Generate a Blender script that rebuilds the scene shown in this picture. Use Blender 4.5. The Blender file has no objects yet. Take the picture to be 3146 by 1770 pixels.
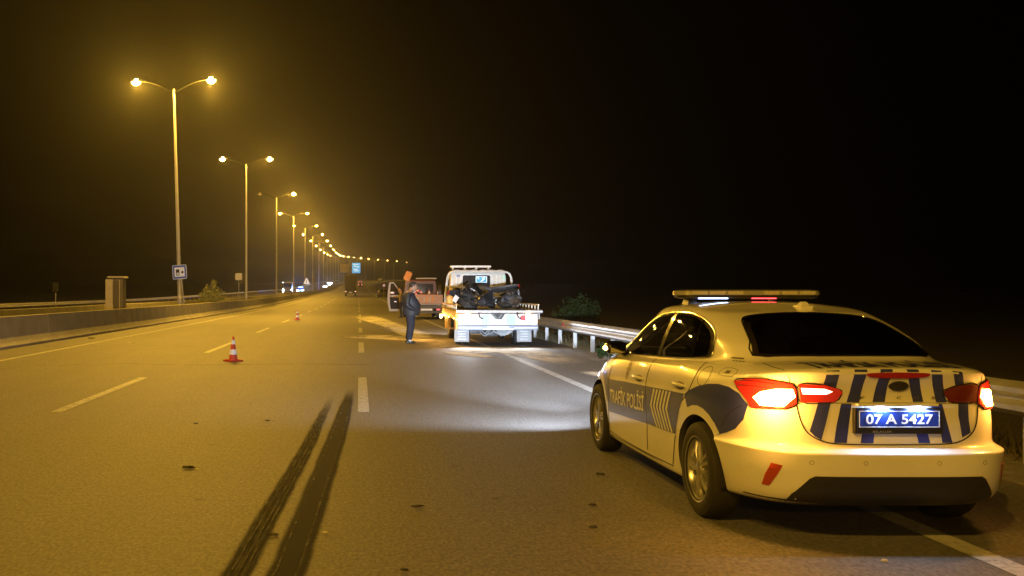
import bpy, bmesh, math, random
from mathutils import Vector, Matrix
from mathutils.bvhtree import BVHTree

random.seed(7)
SC = bpy.context.scene
COL = SC.collection
R = math.radians

# ------------------------------------------------------------------ camera
cam_data = bpy.data.cameras.new("camera")
cam = bpy.data.objects.new("camera", cam_data)
COL.objects.link(cam)
cam.location = (0.0, 0.0, 1.56)
cam.rotation_euler = (R(90), 0, 0)
cam_data.sensor_width = 36.0
cam_data.lens = 33.27
cam_data.shift_x = 0.1490
cam_data.shift_y = 0.0037
cam_data.clip_start = 0.05
cam_data.clip_end = 6000
SC.camera = cam

# ------------------------------------------------------------------ world: moonless night sky
world = bpy.data.worlds.new("World")
SC.world = world
world.use_nodes = True
wn = world.node_tree
sky = wn.nodes.new("ShaderNodeTexSky")
sky.sky_type = 'NISHITA'
sky.sun_disc = False
sky.sun_elevation = R(-9)
sky.sun_rotation = R(200)
wn.links.new(sky.outputs[0], wn.nodes["Background"].inputs[0])
wn.nodes["Background"].inputs[1].default_value = 0.08

SC.view_settings.view_transform = 'Standard'
SC.view_settings.look = 'None'
SC.view_settings.exposure = 0.0
SC.view_settings.gamma = 1.0
SC.view_settings.use_curve_mapping = False
SC.render.engine = 'CYCLES'
cy = SC.cycles
cy.use_denoising = True
cy.max_bounces = 5
cy.diffuse_bounces = 2
cy.glossy_bounces = 3
cy.transmission_bounces = 3
cy.transparent_max_bounces = 8
cy.volume_bounces = 0
cy.sample_clamp_direct = 0.0
cy.sample_clamp_indirect = 4.0
cy.caustics_reflective = False
cy.caustics_refractive = False
cy.use_light_tree = True

SODIUM = (1.0, 0.53, 0.05)
COOL = (0.80, 0.88, 1.0)

# ------------------------------------------------------------------ materials
MATS = {}


def mat(name, col=(0.5, 0.5, 0.5), rough=0.6, metal=0.0, spec=0.5, coat=0.0, emit=None, estr=0.0,
        vary=0.0, vscale=6.0, bump=0.0, bscale=40.0, sample=True, coat_rough=0.05):
    """Principled material; vary = noise variation of the colour, bump = fine relief."""
    if name in MATS:
        return MATS[name]
    m = bpy.data.materials.new(name)
    m.use_nodes = True
    nt = m.node_tree
    b = nt.nodes["Principled BSDF"]
    b.inputs["Base Color"].default_value = (*col, 1)
    b.inputs["Roughness"].default_value = rough
    b.inputs["Metallic"].default_value = metal
    b.inputs["Specular IOR Level"].default_value = spec
    b.inputs["Coat Weight"].default_value = coat
    b.inputs["Coat Roughness"].default_value = coat_rough
    if emit is not None:
        b.inputs["Emission Color"].default_value = (*emit, 1)
        b.inputs["Emission Strength"].default_value = estr
        if not sample:
            m.cycles.emission_sampling = 'NONE'
    if vary > 0:
        tc = nt.nodes.new("ShaderNodeTexCoord")
        nz = nt.nodes.new("ShaderNodeTexNoise")
        nz.inputs["Scale"].default_value = vscale
        nz.inputs["Detail"].default_value = 6
        nz.inputs["Roughness"].default_value = 0.65
        mr = nt.nodes.new("ShaderNodeMapRange")
        mr.inputs[1].default_value = 0.3
        mr.inputs[2].default_value = 0.7
        mr.inputs[3].default_value = 1 - vary
        mr.inputs[4].default_value = 1 + vary
        mx = nt.nodes.new("ShaderNodeMix")
        mx.data_type = 'RGBA'
        mx.blend_type = 'MULTIPLY'
        mx.inputs[0].default_value = 1
        mx.inputs[6].default_value = (*col, 1)
        nt.links.new(tc.outputs["Object"], nz.inputs["Vector"])
        nt.links.new(nz.outputs["Fac"], mr.inputs[0])
        nt.links.new(mr.outputs[0], mx.inputs[7])
        nt.links.new(mx.outputs[2], b.inputs["Base Color"])
        mr2 = nt.nodes.new("ShaderNodeMapRange")
        mr2.inputs[1].default_value = 0.3
        mr2.inputs[2].default_value = 0.7
        mr2.inputs[3].default_value = max(0.02, rough - 0.1 * vary * 3)
        mr2.inputs[4].default_value = min(1, rough + 0.1 * vary * 3)
        nt.links.new(nz.outputs["Fac"], mr2.inputs[0])
        nt.links.new(mr2.outputs[0], b.inputs["Roughness"])
    if bump > 0:
        tc = nt.nodes.new("ShaderNodeTexCoord")
        nz = nt.nodes.new("ShaderNodeTexNoise")
        nz.inputs["Scale"].default_value = bscale
        nz.inputs["Detail"].default_value = 4
        bp = nt.nodes.new("ShaderNodeBump")
        bp.inputs["Strength"].default_value = bump
        bp.inputs["Distance"].default_value = 0.01
        nt.links.new(tc.outputs["Object"], nz.inputs["Vector"])
        nt.links.new(nz.outputs["Fac"], bp.inputs["Height"])
        nt.links.new(bp.outputs[0], b.inputs["Normal"])
    MATS[name] = m
    return m


# ------------------------------------------------------------------ mesh builder
class MB:
    def __init__(self):
        self.v = []
        self.f = []

    def add(self, vs, fs):
        n = len(self.v)
        self.v += [tuple(p) for p in vs]
        self.f += [tuple(i + n for i in f) for f in fs]
        return self

    def box(self, x0, x1, y0, y1, z0, z1, M=None):
        vs = [Vector(p) for p in ((x0, y0, z0), (x1, y0, z0), (x1, y1, z0), (x0, y1, z0),
                                  (x0, y0, z1), (x1, y0, z1), (x1, y1, z1), (x0, y1, z1))]
        if M:
            vs = [M @ p for p in vs]
        return self.add(vs, [(0, 3, 2, 1), (4, 5, 6, 7), (0, 1, 5, 4), (1, 2, 6, 5), (2, 3, 7, 6), (3, 0, 4, 7)])

    def prism(self, pts, axis, a, b, M=None):
        """outline pts (2D) extruded along axis 'x','y' or 'z' from a to b"""
        def P(p, t):
            if axis == 'x':
                return Vector((t, p[0], p[1]))
            if axis == 'y':
                return Vector((p[0], t, p[1]))
            return Vector((p[0], p[1], t))
        n = len(pts)
        vs = [P(p, a) for p in pts] + [P(p, b) for p in pts]
        if M:
            vs = [M @ p for p in vs]
        fs = [tuple(range(n)), tuple(range(2 * n - 1, n - 1, -1))]
        fs += [(i, i + n, (i + 1) % n + n, (i + 1) % n) for i in range(n)]
        return self.add(vs, fs)

    def cyl(self, p0, p1, r0, r1=None, n=12, caps=True):
        r1 = r0 if r1 is None else r1
        return self.tube([p0, p1], [r0, r1], n, caps)

    def tube(self, path, rad, n=8, caps=True, closed=False):
        path = [Vector(p) for p in path]
        m = len(path)
        if not hasattr(rad, '__len__'):
            rad = [rad] * m
        vs = []
        fs = []
        up = None
        for i, p in enumerate(path):
            if closed:
                t = path[(i + 1) % m] - path[i - 1]
            else:
                t = path[min(i + 1, m - 1)] - path[max(i - 1, 0)]
            t = t.normalized() if t.length > 1e-9 else Vector((0, 0, 1))
            if up is None:
                up = Vector((0, 0, 1)) if abs(t.z) < 0.9 else Vector((1, 0, 0))
            a = t.cross(up)
            if a.length < 1e-6:
                a = t.cross(Vector((0, 1, 0)))
            a.normalize()
            b = a.cross(t).normalized()
            up = b
            for k in range(n):
                th = 2 * math.pi * k / n
                vs.append(p + (a * math.cos(th) + b * math.sin(th)) * rad[i])
        rng = m if closed else m - 1
        for i in range(rng):
            j = (i + 1) % m
            for k in range(n):
                fs.append((i * n + k, i * n + (k + 1) % n, j * n + (k + 1) % n, j * n + k))
        if caps and not closed:
            fs.append(tuple(range(n - 1, -1, -1)))
            fs.append(tuple((m - 1) * n + k for k in range(n)))
        return self.add(vs, fs)

    def lathe(self, prof, axis='z', o=(0, 0, 0), n=24, M=None):
        """prof: list of (r, h)"""
        vs = []
        fs = []
        o = Vector(o)
        for r, h in prof:
            for k in range(n):
                th = 2 * math.pi * k / n
                c, s = r * math.cos(th), r * math.sin(th)
                p = Vector((c, s, h)) if axis == 'z' else (Vector((h, c, s)) if axis == 'x' else Vector((c, h, s)))
                p = o + p
                vs.append(M @ p if M else p)
        m = len(prof)
        for i in range(m - 1):
            for k in range(n):
                fs.append((i * n + k, i * n + (k + 1) % n, (i + 1) * n + (k + 1) % n, (i + 1) * n + k))
        loop = abs(prof[0][0] - prof[-1][0]) < 1e-6 and abs(prof[0][1] - prof[-1][1]) < 1e-6
        if prof[0][0] > 1e-6 and not loop:
            fs.append(tuple(range(n - 1, -1, -1)))
        if prof[-1][0] > 1e-6 and not loop:
            fs.append(tuple((m - 1) * n + k for k in range(n)))
        return self.add(vs, fs)

    def ellipsoid(self, c, rx, ry, rz, n=14, m=8, M=None):
        vs = []
        fs = []
        c = Vector(c)
        for i in range(m + 1):
            ph = math.pi * i / m
            for k in range(n):
                th = 2 * math.pi * k / n
                p = Vector((rx * math.sin(ph) * math.cos(th), ry * math.sin(ph) * math.sin(th), rz * math.cos(ph)))
                p = (M @ p if M else p) + c
                vs.append(p)
        for i in range(m):
            for k in range(n):
                fs.append((i * n + k, (i + 1) * n + k, (i + 1) * n + (k + 1) % n, i * n + (k + 1) % n))
        return self.add(vs, fs)

    def loft(self, rings, caps=True, closed=True):
        """rings: list of equal-length point lists"""
        n = len(rings[0])
        vs = [p for r in rings for p in r]
        fs = []
        kk = n if closed else n - 1
        for i in range(len(rings) - 1):
            for k in range(kk):
                fs.append((i * n + k, i * n + (k + 1) % n, (i + 1) * n + (k + 1) % n, (i + 1) * n + k))
        if caps:
            fs.append(tuple(range(n - 1, -1, -1)))
            fs.append(tuple((len(rings) - 1) * n + k for k in range(n)))
        return self.add(vs, fs)

    def mesh(self, name):
        me = bpy.data.meshes.new(name)
        me.from_pydata(self.v, [], self.f)
        bm = bmesh.new()
        bm.from_mesh(me)
        bmesh.ops.remove_doubles(bm, verts=bm.verts, dist=1e-5)
        bmesh.ops.recalc_face_normals(bm, faces=bm.faces)
        bm.to_mesh(me)
        bm.free()
        return me


def link(name, me, m=None, parent=None, smooth=False, bevel=0.0, angle=35):
    o = bpy.data.objects.new(name, me)
    COL.objects.link(o)
    if m is not None and me is not None and len(me.materials) == 0:
        me.materials.append(m)
    if parent is not None:
        o.parent = parent
    if me is not None:
        if bevel > 0:
            md = o.modifiers.new("bevel", 'BEVEL')
            md.width = bevel
            md.segments = 2
            md.limit_method = 'ANGLE'
            md.angle_limit = R(40)
        if smooth:
            me.polygons.foreach_set("use_smooth", [True] * len(me.polygons))
            me.set_sharp_from_angle(angle=R(angle))
    return o


def build(mb, name, m, parent=None, smooth=False, bevel=0.0, angle=35):
    return link(name, mb.mesh(name), m, parent, smooth, bevel, angle)


def tag(o, label, cat, group=None):
    o["label"] = label
    o["category"] = cat
    if group:
        o["group"] = group
    return o


def thing(name, label, cat, loc=(0, 0, 0), rz=0.0, group=None):
    o = bpy.data.objects.new(name, None)
    COL.objects.link(o)
    o.empty_display_size = 0.2
    o.location = loc
    o.rotation_euler = (0, 0, rz)
    return tag(o, label, cat, group)


def structure(o, kind='structure'):
    o["kind"] = kind
    return o


def copy_tree(o, parent=None):
    c = o.copy()
    COL.objects.link(c)
    c.parent = parent
    for ch in list(o.children):
        copy_tree(ch, c)
    return c


def light(name, kind, loc, energy, col, parent=None, size=0.1, rot=None, cone=60, blend=0.5):
    ld = bpy.data.lights.new(name, kind)
    ld.energy = energy
    ld.color = col
    if kind == 'AREA':
        ld.shape = 'RECTANGLE'
        ld.size, ld.size_y = size
    else:
        ld.shadow_soft_size = size
    if kind == 'SPOT':
        ld.spot_size = R(cone)
        ld.spot_blend = blend
    o = bpy.data.objects.new(name, ld)
    COL.objects.link(o)
    o.location = loc
    if rot:
        o.rotation_euler = rot
    if parent:
        o.parent = parent
    return o


def text_mesh(s, size=1.0, off=0.0, align='CENTER', extrude=0.0, sx=1.0):
    cu = bpy.data.curves.new("txt", 'FONT')
    cu.body = s
    cu.size = size
    cu.offset = off
    cu.align_x = align
    cu.align_y = 'CENTER'
    cu.extrude = extrude
    cu.resolution_u = 4
    o = bpy.data.objects.new("txt", cu)
    COL.objects.link(o)
    bpy.context.view_layer.update()
    dg = bpy.context.evaluated_depsgraph_get()
    me = bpy.data.meshes.new_from_object(o.evaluated_get(dg))
    bpy.data.objects.remove(o)
    me.materials.clear()
    for v in me.vertices:
        v.co.x *= sx
    return me


def interp(x, ks):
    if x <= ks[0][0]:
        return ks[0][1]
    for (a, b), (c, d) in zip(ks, ks[1:]):
        if x <= c:
            t = (x - a) / (c - a)
            return b + (d - b) * t
    return ks[-1][1]


def sinterp(x, ks):
    """smooth (monotone cubic-ish) interpolation"""
    if x <= ks[0][0]:
        return ks[0][1]
    n = len(ks)
    for i in range(n - 1):
        if x <= ks[i + 1][0]:
            x0, y0 = ks[i]
            x1, y1 = ks[i + 1]
            m0 = (y1 - ks[i - 1][1]) / (x1 - ks[i - 1][0]) if i > 0 else (y1 - y0) / (x1 - x0)
            m1 = (ks[i + 2][1] - y0) / (ks[i + 2][0] - x0) if i < n - 2 else (y1 - y0) / (x1 - x0)
            if i == 0:
                m0 = 0
            h = x1 - x0
            t = (x - x0) / h
            return ((2 * t ** 3 - 3 * t ** 2 + 1) * y0 + (t ** 3 - 2 * t ** 2 + t) * h * m0
                    + (-2 * t ** 3 + 3 * t ** 2) * y1 + (t ** 3 - t ** 2) * h * m1)
    return ks[-1][1]


# ------------------------------------------------------------------ the road's run: flat and straight, then climbing and bending
CURVE = [(0, 0), (430, 0.0), (480, 2.4), (513, 5.0), (546, 8.8), (578, 13.2), (610, 19), (700, 40), (800, 70), (1000, 145), (1400, 330)]
CLIMB = [(0, 0), (95, 0.0), (140, 0.25), (185, 0.62), (250, 1.2), (350, 2.1), (420, 3.6), (513, 6.3), (600, 8.2), (700, 9.7), (900, 11), (1400, 12)]


def road_c(y):
    return sinterp(y, CURVE) if y > 0 else 0.0


def road_z(y):
    return sinterp(y, CLIMB) if y > 0 else 0.0


def RP(y, lat, h=0.0):
    """point on the road: y along, lat across, h above"""
    d = (road_c(y + 1) - road_c(y - 1)) / 2
    L = math.hypot(d, 1)
    return Vector((road_c(y) + lat / L, y - lat * d / L, road_z(y) + h))


def RHEAD(y):
    return -math.atan((road_c(y + 1) - road_c(y - 1)) / 2)


def ystations(y0, y1, step_near=6, step_far=14):
    ys = []
    y = y0
    while y < y1:
        ys.append(y)
        y += step_near if y < 130 else step_far
    ys.append(y1)
    return ys


def strip(lats, ys):
    """sheet along the road; lats = [(lat, h), ...]"""
    mb = MB()
    n = len(lats)
    vs = [RP(y, l, h) for y in ys for (l, h) in lats]
    fs = [(i * n + k, i * n + k + 1, (i + 1) * n + k + 1, (i + 1) * n + k)
          for i in range(len(ys) - 1) for k in range(n - 1)]
    return mb.add(vs, fs)

# ================================================================== SETTING
def asphalt_material():
    m = bpy.data.materials.new("asphalt")
    m.use_nodes = True
    nt = m.node_tree
    b = nt.nodes["Principled BSDF"]
    b.inputs["Specular IOR Level"].default_value = 0.5
    tc = nt.nodes.new("ShaderNodeTexCoord")

    def noise(scale, detail, vec=None, rough=0.6):
        nz = nt.nodes.new("ShaderNodeTexNoise")
        nz.inputs["Scale"].default_value = scale
        nz.inputs["Detail"].default_value = detail
        nz.inputs["Roughness"].default_value = rough
        nt.links.new(vec or tc.outputs["Object"], nz.inputs["Vector"])
        return nz.outputs["Fac"]

    def rng(src, a, b_, c, d):
        mr = nt.nodes.new("ShaderNodeMapRange")
        for i, v in enumerate((a, b_, c, d)):
            mr.inputs[i + 1].default_value = v
        nt.links.new(src, mr.inputs[0])
        return mr.outputs[0]

    def mul(a, c):
        n = nt.nodes.new("ShaderNodeMath")
        n.operation = 'MULTIPLY'
        nt.links.new(a, n.inputs[0])
        nt.links.new(c, n.inputs[1])
        return n.outputs[0]
    mg = nt.nodes.new("ShaderNodeMapping")
    mg.inputs["Scale"].default_value = (1.0, 0.55, 1.0)
    nt.links.new(tc.outputs["Object"], mg.inputs["Vector"])
    mp = nt.nodes.new("ShaderNodeMapping")
    mp.inputs["Scale"].default_value = (1.0, 0.06, 1.0)
    nt.links.new(tc.outputs["Object"], mp.inputs["Vector"])
    grain = rng(noise(42, 2, mg.outputs[0]), 0.34, 0.66, 0.66, 1.36)
    grit = rng(noise(15, 3, mg.outputs[0]), 0.35, 0.68, 0.90, 1.10)
    patch = rng(noise(0.55, 7), 0.3, 0.7, 0.95, 1.05)
    lanes = rng(noise(1.6, 5, mp.outputs[0]), 0.3, 0.7, 0.93, 1.07)      # wear running along the lanes
    # pale chips in the stone mix
    vo = nt.nodes.new("ShaderNodeTexVoronoi")
    vo.inputs["Scale"].default_value = 9
    nt.links.new(mg.outputs[0], vo.inputs["Vector"])
    chips = rng(vo.outputs["Distance"], 0.04, 0.085, 1.7, 1.0)
    # small dark spots (old oil drops)
    vo2 = nt.nodes.new("ShaderNodeTexVoronoi")
    vo2.inputs["Scale"].default_value = 1.3
    nt.links.new(tc.outputs["Object"], vo2.inputs["Vector"])
    spots = rng(vo2.outputs["Distance"], 0.03, 0.07, 0.55, 1.0)
    f = mul(mul(mul(mul(mul(grain, grit), patch), lanes), chips), spots)
    mx = nt.nodes.new("ShaderNodeMix")
    mx.data_type = 'RGBA'
    mx.blend_type = 'MULTIPLY'
    mx.inputs[0].default_value = 1
    mx.inputs[6].default_value = (0.135, 0.128, 0.122, 1)
    nt.links.new(f, mx.inputs[7])
    nt.links.new(mx.outputs[2], b.inputs["Base Color"])
    b.inputs["Roughness"].default_value = 0.66
    bp = nt.nodes.new("ShaderNodeBump")
    bp.inputs["Strength"].default_value = 0.3
    bp.inputs["Distance"].default_value = 0.006
    nt.links.new(noise(60, 2), bp.inputs["Height"])
    nt.links.new(bp.outputs[0], b.inputs["Normal"])
    return m


def worn_sheet(name, col, lo, hi, scale, rough=0.8, stretch=(1, 1, 1), edge=0.0):
    """thin layer on the road that lets the asphalt show where it is worn; UV.x across (0..1), UV.y along"""
    m = bpy.data.materials.new(name)
    m.use_nodes = True
    nt = m.node_tree
    b = nt.nodes["Principled BSDF"]
    b.inputs["Base Color"].default_value = (*col, 1)
    b.inputs["Roughness"].default_value = rough
    b.inputs["Specular IOR Level"].default_value = 0.1 if max(col) < 0.05 else 0.4
    tc = nt.nodes.new("ShaderNodeTexCoord")
    mp = nt.nodes.new("ShaderNodeMapping")
    mp.inputs["Scale"].default_value = stretch
    nz = nt.nodes.new("ShaderNodeTexNoise")
    nz.inputs["Scale"].default_value = scale
    nz.inputs["Detail"].default_value = 8
    nz.inputs["Roughness"].default_value = 0.7
    mr = nt.nodes.new("ShaderNodeMapRange")
    mr.inputs[1].default_value = lo
    mr.inputs[2].default_value = hi
    nt.links.new(tc.outputs["Object"], mp.inputs["Vector"])
    nt.links.new(mp.outputs[0], nz.inputs["Vector"])
    nt.links.new(nz.outputs["Fac"], mr.inputs[0])
    out = mr.outputs[0]
    if edge > 0:
        uv = nt.nodes.new("ShaderNodeUVMap")
        uv.uv_map = "UVMap"
        sp = nt.nodes.new("ShaderNodeSeparateXYZ")
        nt.links.new(uv.outputs[0], sp.inputs[0])
        e = nt.nodes.new("ShaderNodeMapRange")
        e.inputs[1].default_value = 0.0
        e.inputs[2].default_value = edge
        e.interpolation_type = 'SMOOTHSTEP'
        nt.links.new(sp.outputs[0], e.inputs[0])
        mu = nt.nodes.new("ShaderNodeMath")
        mu.operation = 'MULTIPLY'
        nt.links.new(out, mu.inputs[0])
        nt.links.new(e.outputs[0], mu.inputs[1])
        out = mu.outputs[0]
    nt.links.new(out, b.inputs["Alpha"])
    return m


M_ASPHALT = asphalt_material()
M_PAINT = worn_sheet("road_paint", (0.46, 0.46, 0.445), 0.25, 0.50, 9.0, rough=0.6)
M_CONC = mat("barrier_concrete", (0.30, 0.285, 0.26), 0.85, vary=0.22, vscale=1.6, bump=0.25, bscale=30)
M_CONC2 = mat("old_concrete", (0.22, 0.20, 0.17), 0.9, vary=0.35, vscale=2.4, bump=0.3, bscale=22)
M_SOIL = mat("dry_soil", (0.075, 0.06, 0.042), 0.95, vary=0.5, vscale=0.9, bump=0.9, bscale=9)
M_GRAVEL = mat("verge_gravel", (0.15, 0.135, 0.115), 0.95, vary=0.4, vscale=5, bump=0.9, bscale=45)
M_GALV = mat("galvanised_steel", (0.46, 0.46, 0.46), 0.42, metal=0.55, vary=0.18, vscale=3)
M_STEEL = mat("pole_steel", (0.42, 0.41, 0.39), 0.5, metal=0.35, vary=0.15, vscale=2)
M_BLACK = mat("black_plastic", (0.018, 0.018, 0.02), 0.55)
M_RUBBER = mat("tyre_rubber", (0.022, 0.021, 0.02), 0.8, bump=0.15, bscale=60)

YS = ystations(-60, 1300)
YR = ystations(-60, 1150)

# terrain under everything
lt = [(-1200, -6), (-300, -3), (-60, -1.2), (-30, -0.35), (-12.9, -0.06), (-12.4, 0.18), (-10.4, 0.18), (-9.9, -0.06), (5.7, -0.06),
      (6.0, -0.03), (6.7, -0.12), (8.5, -0.8), (14, -2.4), (60, -4), (300, -6), (1200, -8)]
terrain = build(strip(lt, YS), "terrain", M_SOIL, smooth=True, angle=60)
structure(terrain)
road = build(strip([(-9.8, 0.0), (5.35, 0.0)], YR), "road", M_ASPHALT)
structure(road)
opp = build(strip([(-24.6, 0.0), (-12.75, 0.0)], YR), "opposite_road", M_ASPHALT)
structure(opp)
verge = build(strip([(5.352, -0.01), (5.62, 0.012), (6.25, 0.0), (6.8, -0.10)], YR), "verge", M_GRAVEL, smooth=True, angle=60)
structure(verge)

# painted lines: each dash is a piece of the road
def road_mark(name, lat, y0, y1, w, parent=None):
    ys = [y0] + [y for y in YR if y0 < y < y1] + [y1]
    o = build(strip([(lat - w / 2, 0.004), (lat + w / 2, 0.004)], ys), name, M_PAINT, parent or road)
    return o


for k in range(-1, 14):
    a = 12.25 + 12.1 * k
    road_mark("lane_dash", 0.056, max(a, -8), a + (5.0 if k >= 0 else 4.6), 0.15)
    road_mark("lane_dash", -3.93, a, a + 5.0, 0.15)
for y0, y1 in ((-30, 60), (60.001, 200), (200.001, 900)):
    road_mark("edge_line", 3.69, y0, y1, 0.17)
    road_mark("edge_line", -8.15, y0, y1, 0.15)
road_mark("edge_line", -13.6, -20, 900, 0.17, opp)

# faint straight joint between the two asphalt lanes of paving
def ribbon_on_road(pts, w, name, m, parent=None, h=0.004, seg=0.3, jitter=0.0, fade=0.0):
    """pts: list of (X,Y) or (X,Y,width); flat ribbon with UV.x fading at both edges"""
    vs, fs, us = [], [], []
    dense = []
    for (a, b) in zip(pts, pts[1:]):
        L = math.hypot(b[0] - a[0], b[1] - a[1])
        n = max(1, int(L / seg))
        for i in range(n):
            t = i / n
            dense.append([a[j] + (b[j] - a[j]) * t for j in range(len(a))])
    dense.append(list(pts[-1]))
    N = len(dense)
    for i, p in enumerate(dense):
        q0, q1 = dense[max(i - 1, 0)], dense[min(i + 1, N - 1)]
        t = Vector((q1[0] - q0[0], q1[1] - q0[1])).normalized()
        nrm = Vector((t.y, -t.x))
        ww = (p[2] if len(p) > 2 else w)
        j = random.uniform(-jitter, jitter)
        end = min((i + 1) / 3, (N - 1 - i) / max(3, N * fade), 1.0)
        for s, u in ((-0.5, 0.0), (-0.24, 1.0), (0.24, 1.0), (0.5, 0.0)):
            x, y = p[0] + nrm.x * (s * ww + j), p[1] + nrm.y * (s * ww + j)
            vs.append((x, y, road_z(y) + h))
            us.append(u * end)
    for i in range(N - 1):
        for k in range(3):
            fs.append((i * 4 + k, i * 4 + k + 1, i * 4 + 5 + k, i * 4 + 4 + k))
    me = bpy.data.meshes.new(name)
    me.from_pydata(vs, [], fs)
    uv = me.uv_layers.new(name="UVMap")
    for lp in me.loops:
        uv.data[lp.index].uv = (us[lp.vertex_index], 0.5)
    me.materials.append(m)
    return link(name, me, None, parent)


M_TAR = worn_sheet("tar_seam", (0.03, 0.028, 0.026), 0.35, 0.6, 3.0, edge=0.9)
ribbon_on_road([(-6.9, 20), (-5.2, 20.6), (-3.5, 20.2), (-1.5, 20.5), (0.5, 20.3)], 0.07, "crack", M_TAR, road, 0.003, 0.2, 0.02)
ribbon_on_road([(-9.2, 27), (-6.0, 27.6), (-3.0, 27.2)], 0.06, "crack", M_TAR, road, 0.003, 0.2, 0.02)

# ------------------------------------------------------------------ skid marks and absorbent sand
M_SKID = worn_sheet("skid_rubber", (0.006, 0.005, 0.005), 0.10, 0.42, 5.0, rough=0.75, stretch=(9, 0.35, 1), edge=0.8)
sk = ribbon_on_road([(-0.80, 1.2, 0.27), (-0.40, 5.3, 0.255), (-0.235, 10.5, 0.24), (-0.13, 15.4, 0.17)], 0.2, "skid_mark", M_SKID, None, 0.005, 0.25, 0.006, 0.22)
tag(sk, "broad black skid mark on the asphalt, darker of the pair, ending beside the lane dash", "skid mark", "tyre skid marks")
M_SKID2 = worn_sheet("skid_rubber_faint", (0.010, 0.009, 0.008), 0.22, 0.60, 6.0, rough=0.8, stretch=(12, 0.35, 1), edge=0.8)
sk = ribbon_on_road([(-0.95, 1.2, 0.22), (-0.68, 5.3, 0.205), (-0.54, 9.0, 0.18), (-0.40, 14.6, 0.13)], 0.2, "skid_mark", M_SKID2, None, 0.005, 0.25, 0.006, 0.35)
tag(sk, "narrow faint double-lined skid mark on the asphalt, paler of the pair", "skid mark", "tyre skid marks")
# thin pale grooves left inside the tyre tracks
M_GROOVE = worn_sheet("tyre_groove", (0.11, 0.10, 0.09), 0.42, 0.62, 9.0, rough=0.8, stretch=(1, 0.6, 1), edge=0.5)
for off in (-0.062, 0.062):
    ribbon_on_road([(-0.80 + off, 1.2), (-0.40 + off, 5.3), (-0.235 + off * 0.9, 10.5), (-0.15 + off * 0.7, 13.6)], 0.014, "tyre_groove", M_GROOVE, road, 0.009, 0.3)
for off in (-0.03, 0.012, 0.045):
    ribbon_on_road([(-0.95 + off, 1.2), (-0.68 + off, 5.3), (-0.54 + off, 9.0), (-0.43 + off * 0.7, 12.8)], 0.012, "tyre_groove", M_GROOVE, road, 0.009, 0.3)


def blob_on_road(pts, name, m, h=0.006, rings=6, wob=0.06):
    """irregular patch; UV.x = 0 at the outline rising to 1 inside"""
    dense = []
    n = len(pts)
    for i in range(n):
        p0, p1, p2, p3 = (Vector(pts[(i + k - 1) % n]) for k in range(4))
        for s in range(8):
            t = s / 8
            q = 0.5 * ((2 * p1) + (p2 - p0) * t + (2 * p0 - 5 * p1 + 4 * p2 - p3) * t * t + (3 * p1 - p0 - 3 * p2 + p3) * t ** 3)
            dense.append(q)
    c = sum(dense, Vector((0, 0))) / len(dense)
    vs, us, fs = [], [], []
    N = len(dense)
    for r in range(rings + 1):
        f = 1 - r / rings
        for q in dense:
            j = 1 + random.uniform(-wob, wob) * (r < 2)
            p = c + (q - c) * f * j
            vs.append((p.x, p.y, road_z(p.y) + h))
            us.append(r / rings)
    for r in range(rings):
        for k in range(N):
            fs.append((r * N + k, r * N + (k + 1) % N, (r + 1) * N + (k + 1) % N, (r + 1) * N + k))
    me = bpy.data.meshes.new(name)
    me.from_pydata(vs, [], fs)
    uv = me.uv_layers.new(name="UVMap")
    for lp in me.loops:
        uv.data[lp.index].uv = (us[lp.vertex_index], 0.5)
    me.materials.append(m)
    o = link(name, me)
    o["kind"] = "stuff"
    return o


M_SAND = worn_sheet("absorbent_sand", (0.72, 0.68, 0.60), 0.32, 0.50, 1.1, rough=0.95, stretch=(1, 0.45, 1), edge=0.55)
SANDS = [
    [(-0.95, 32.6), (-0.35, 34.6), (0.8, 35.4), (1.8, 33.2), (2.7, 30.6), (2.5, 28.4), (1.2, 30.2), (0.3, 31.2)],
    [(-0.6, 63), (0.9, 66), (2.0, 50), (2.5, 40), (2.75, 33), (2.0, 31.5), (1.45, 35.5), (0.8, 44), (-0.2, 54)],
    [(2.1, 28.6), (3.2, 27.5), (4.2, 27.3), (5.2, 27.0), (5.4, 23.3), (5.1, 20.6), (4.3, 20.2), (4.0, 22.8), (3.4, 24.2), (2.9, 23.6), (2.3, 24.3), (1.9, 26.6)],
    [(2.1, 25.0), (3.0, 24.2), (3.4, 22.6), (2.9, 22.3), (2.2, 23.4)],
    [(4.2, 18.6), (5.1, 18.4), (5.2, 16.9), (4.4, 17.0)],
    [(1.2, 40), (2.6, 38), (2.7, 32), (1.7, 31.5), (1.25, 35)],
]
for i, s in enumerate(SANDS):
    o = blob_on_road(s, "absorbent_sand", M_SAND, 0.005 + 0.0012 * i)
    o["label"] = "pale absorbent sand strewn on the road around the tow truck"

# ------------------------------------------------------------------ concrete barriers of the median
def barrier_profile(side, base, top, h, toe, half):
    """road-side face to +lat; symmetric New Jersey section about the wall's middle"""
    mid = base - half
    pr = [(half, 0.0), (half, 0.07), (half - 0.20, toe), (half - 0.25, h), (-(half - 0.25), h), (-(half - 0.20), toe), (-half, 0.07), (-half, 0.0)]
    return [(mid + a, z) for a, z in pr]


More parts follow.
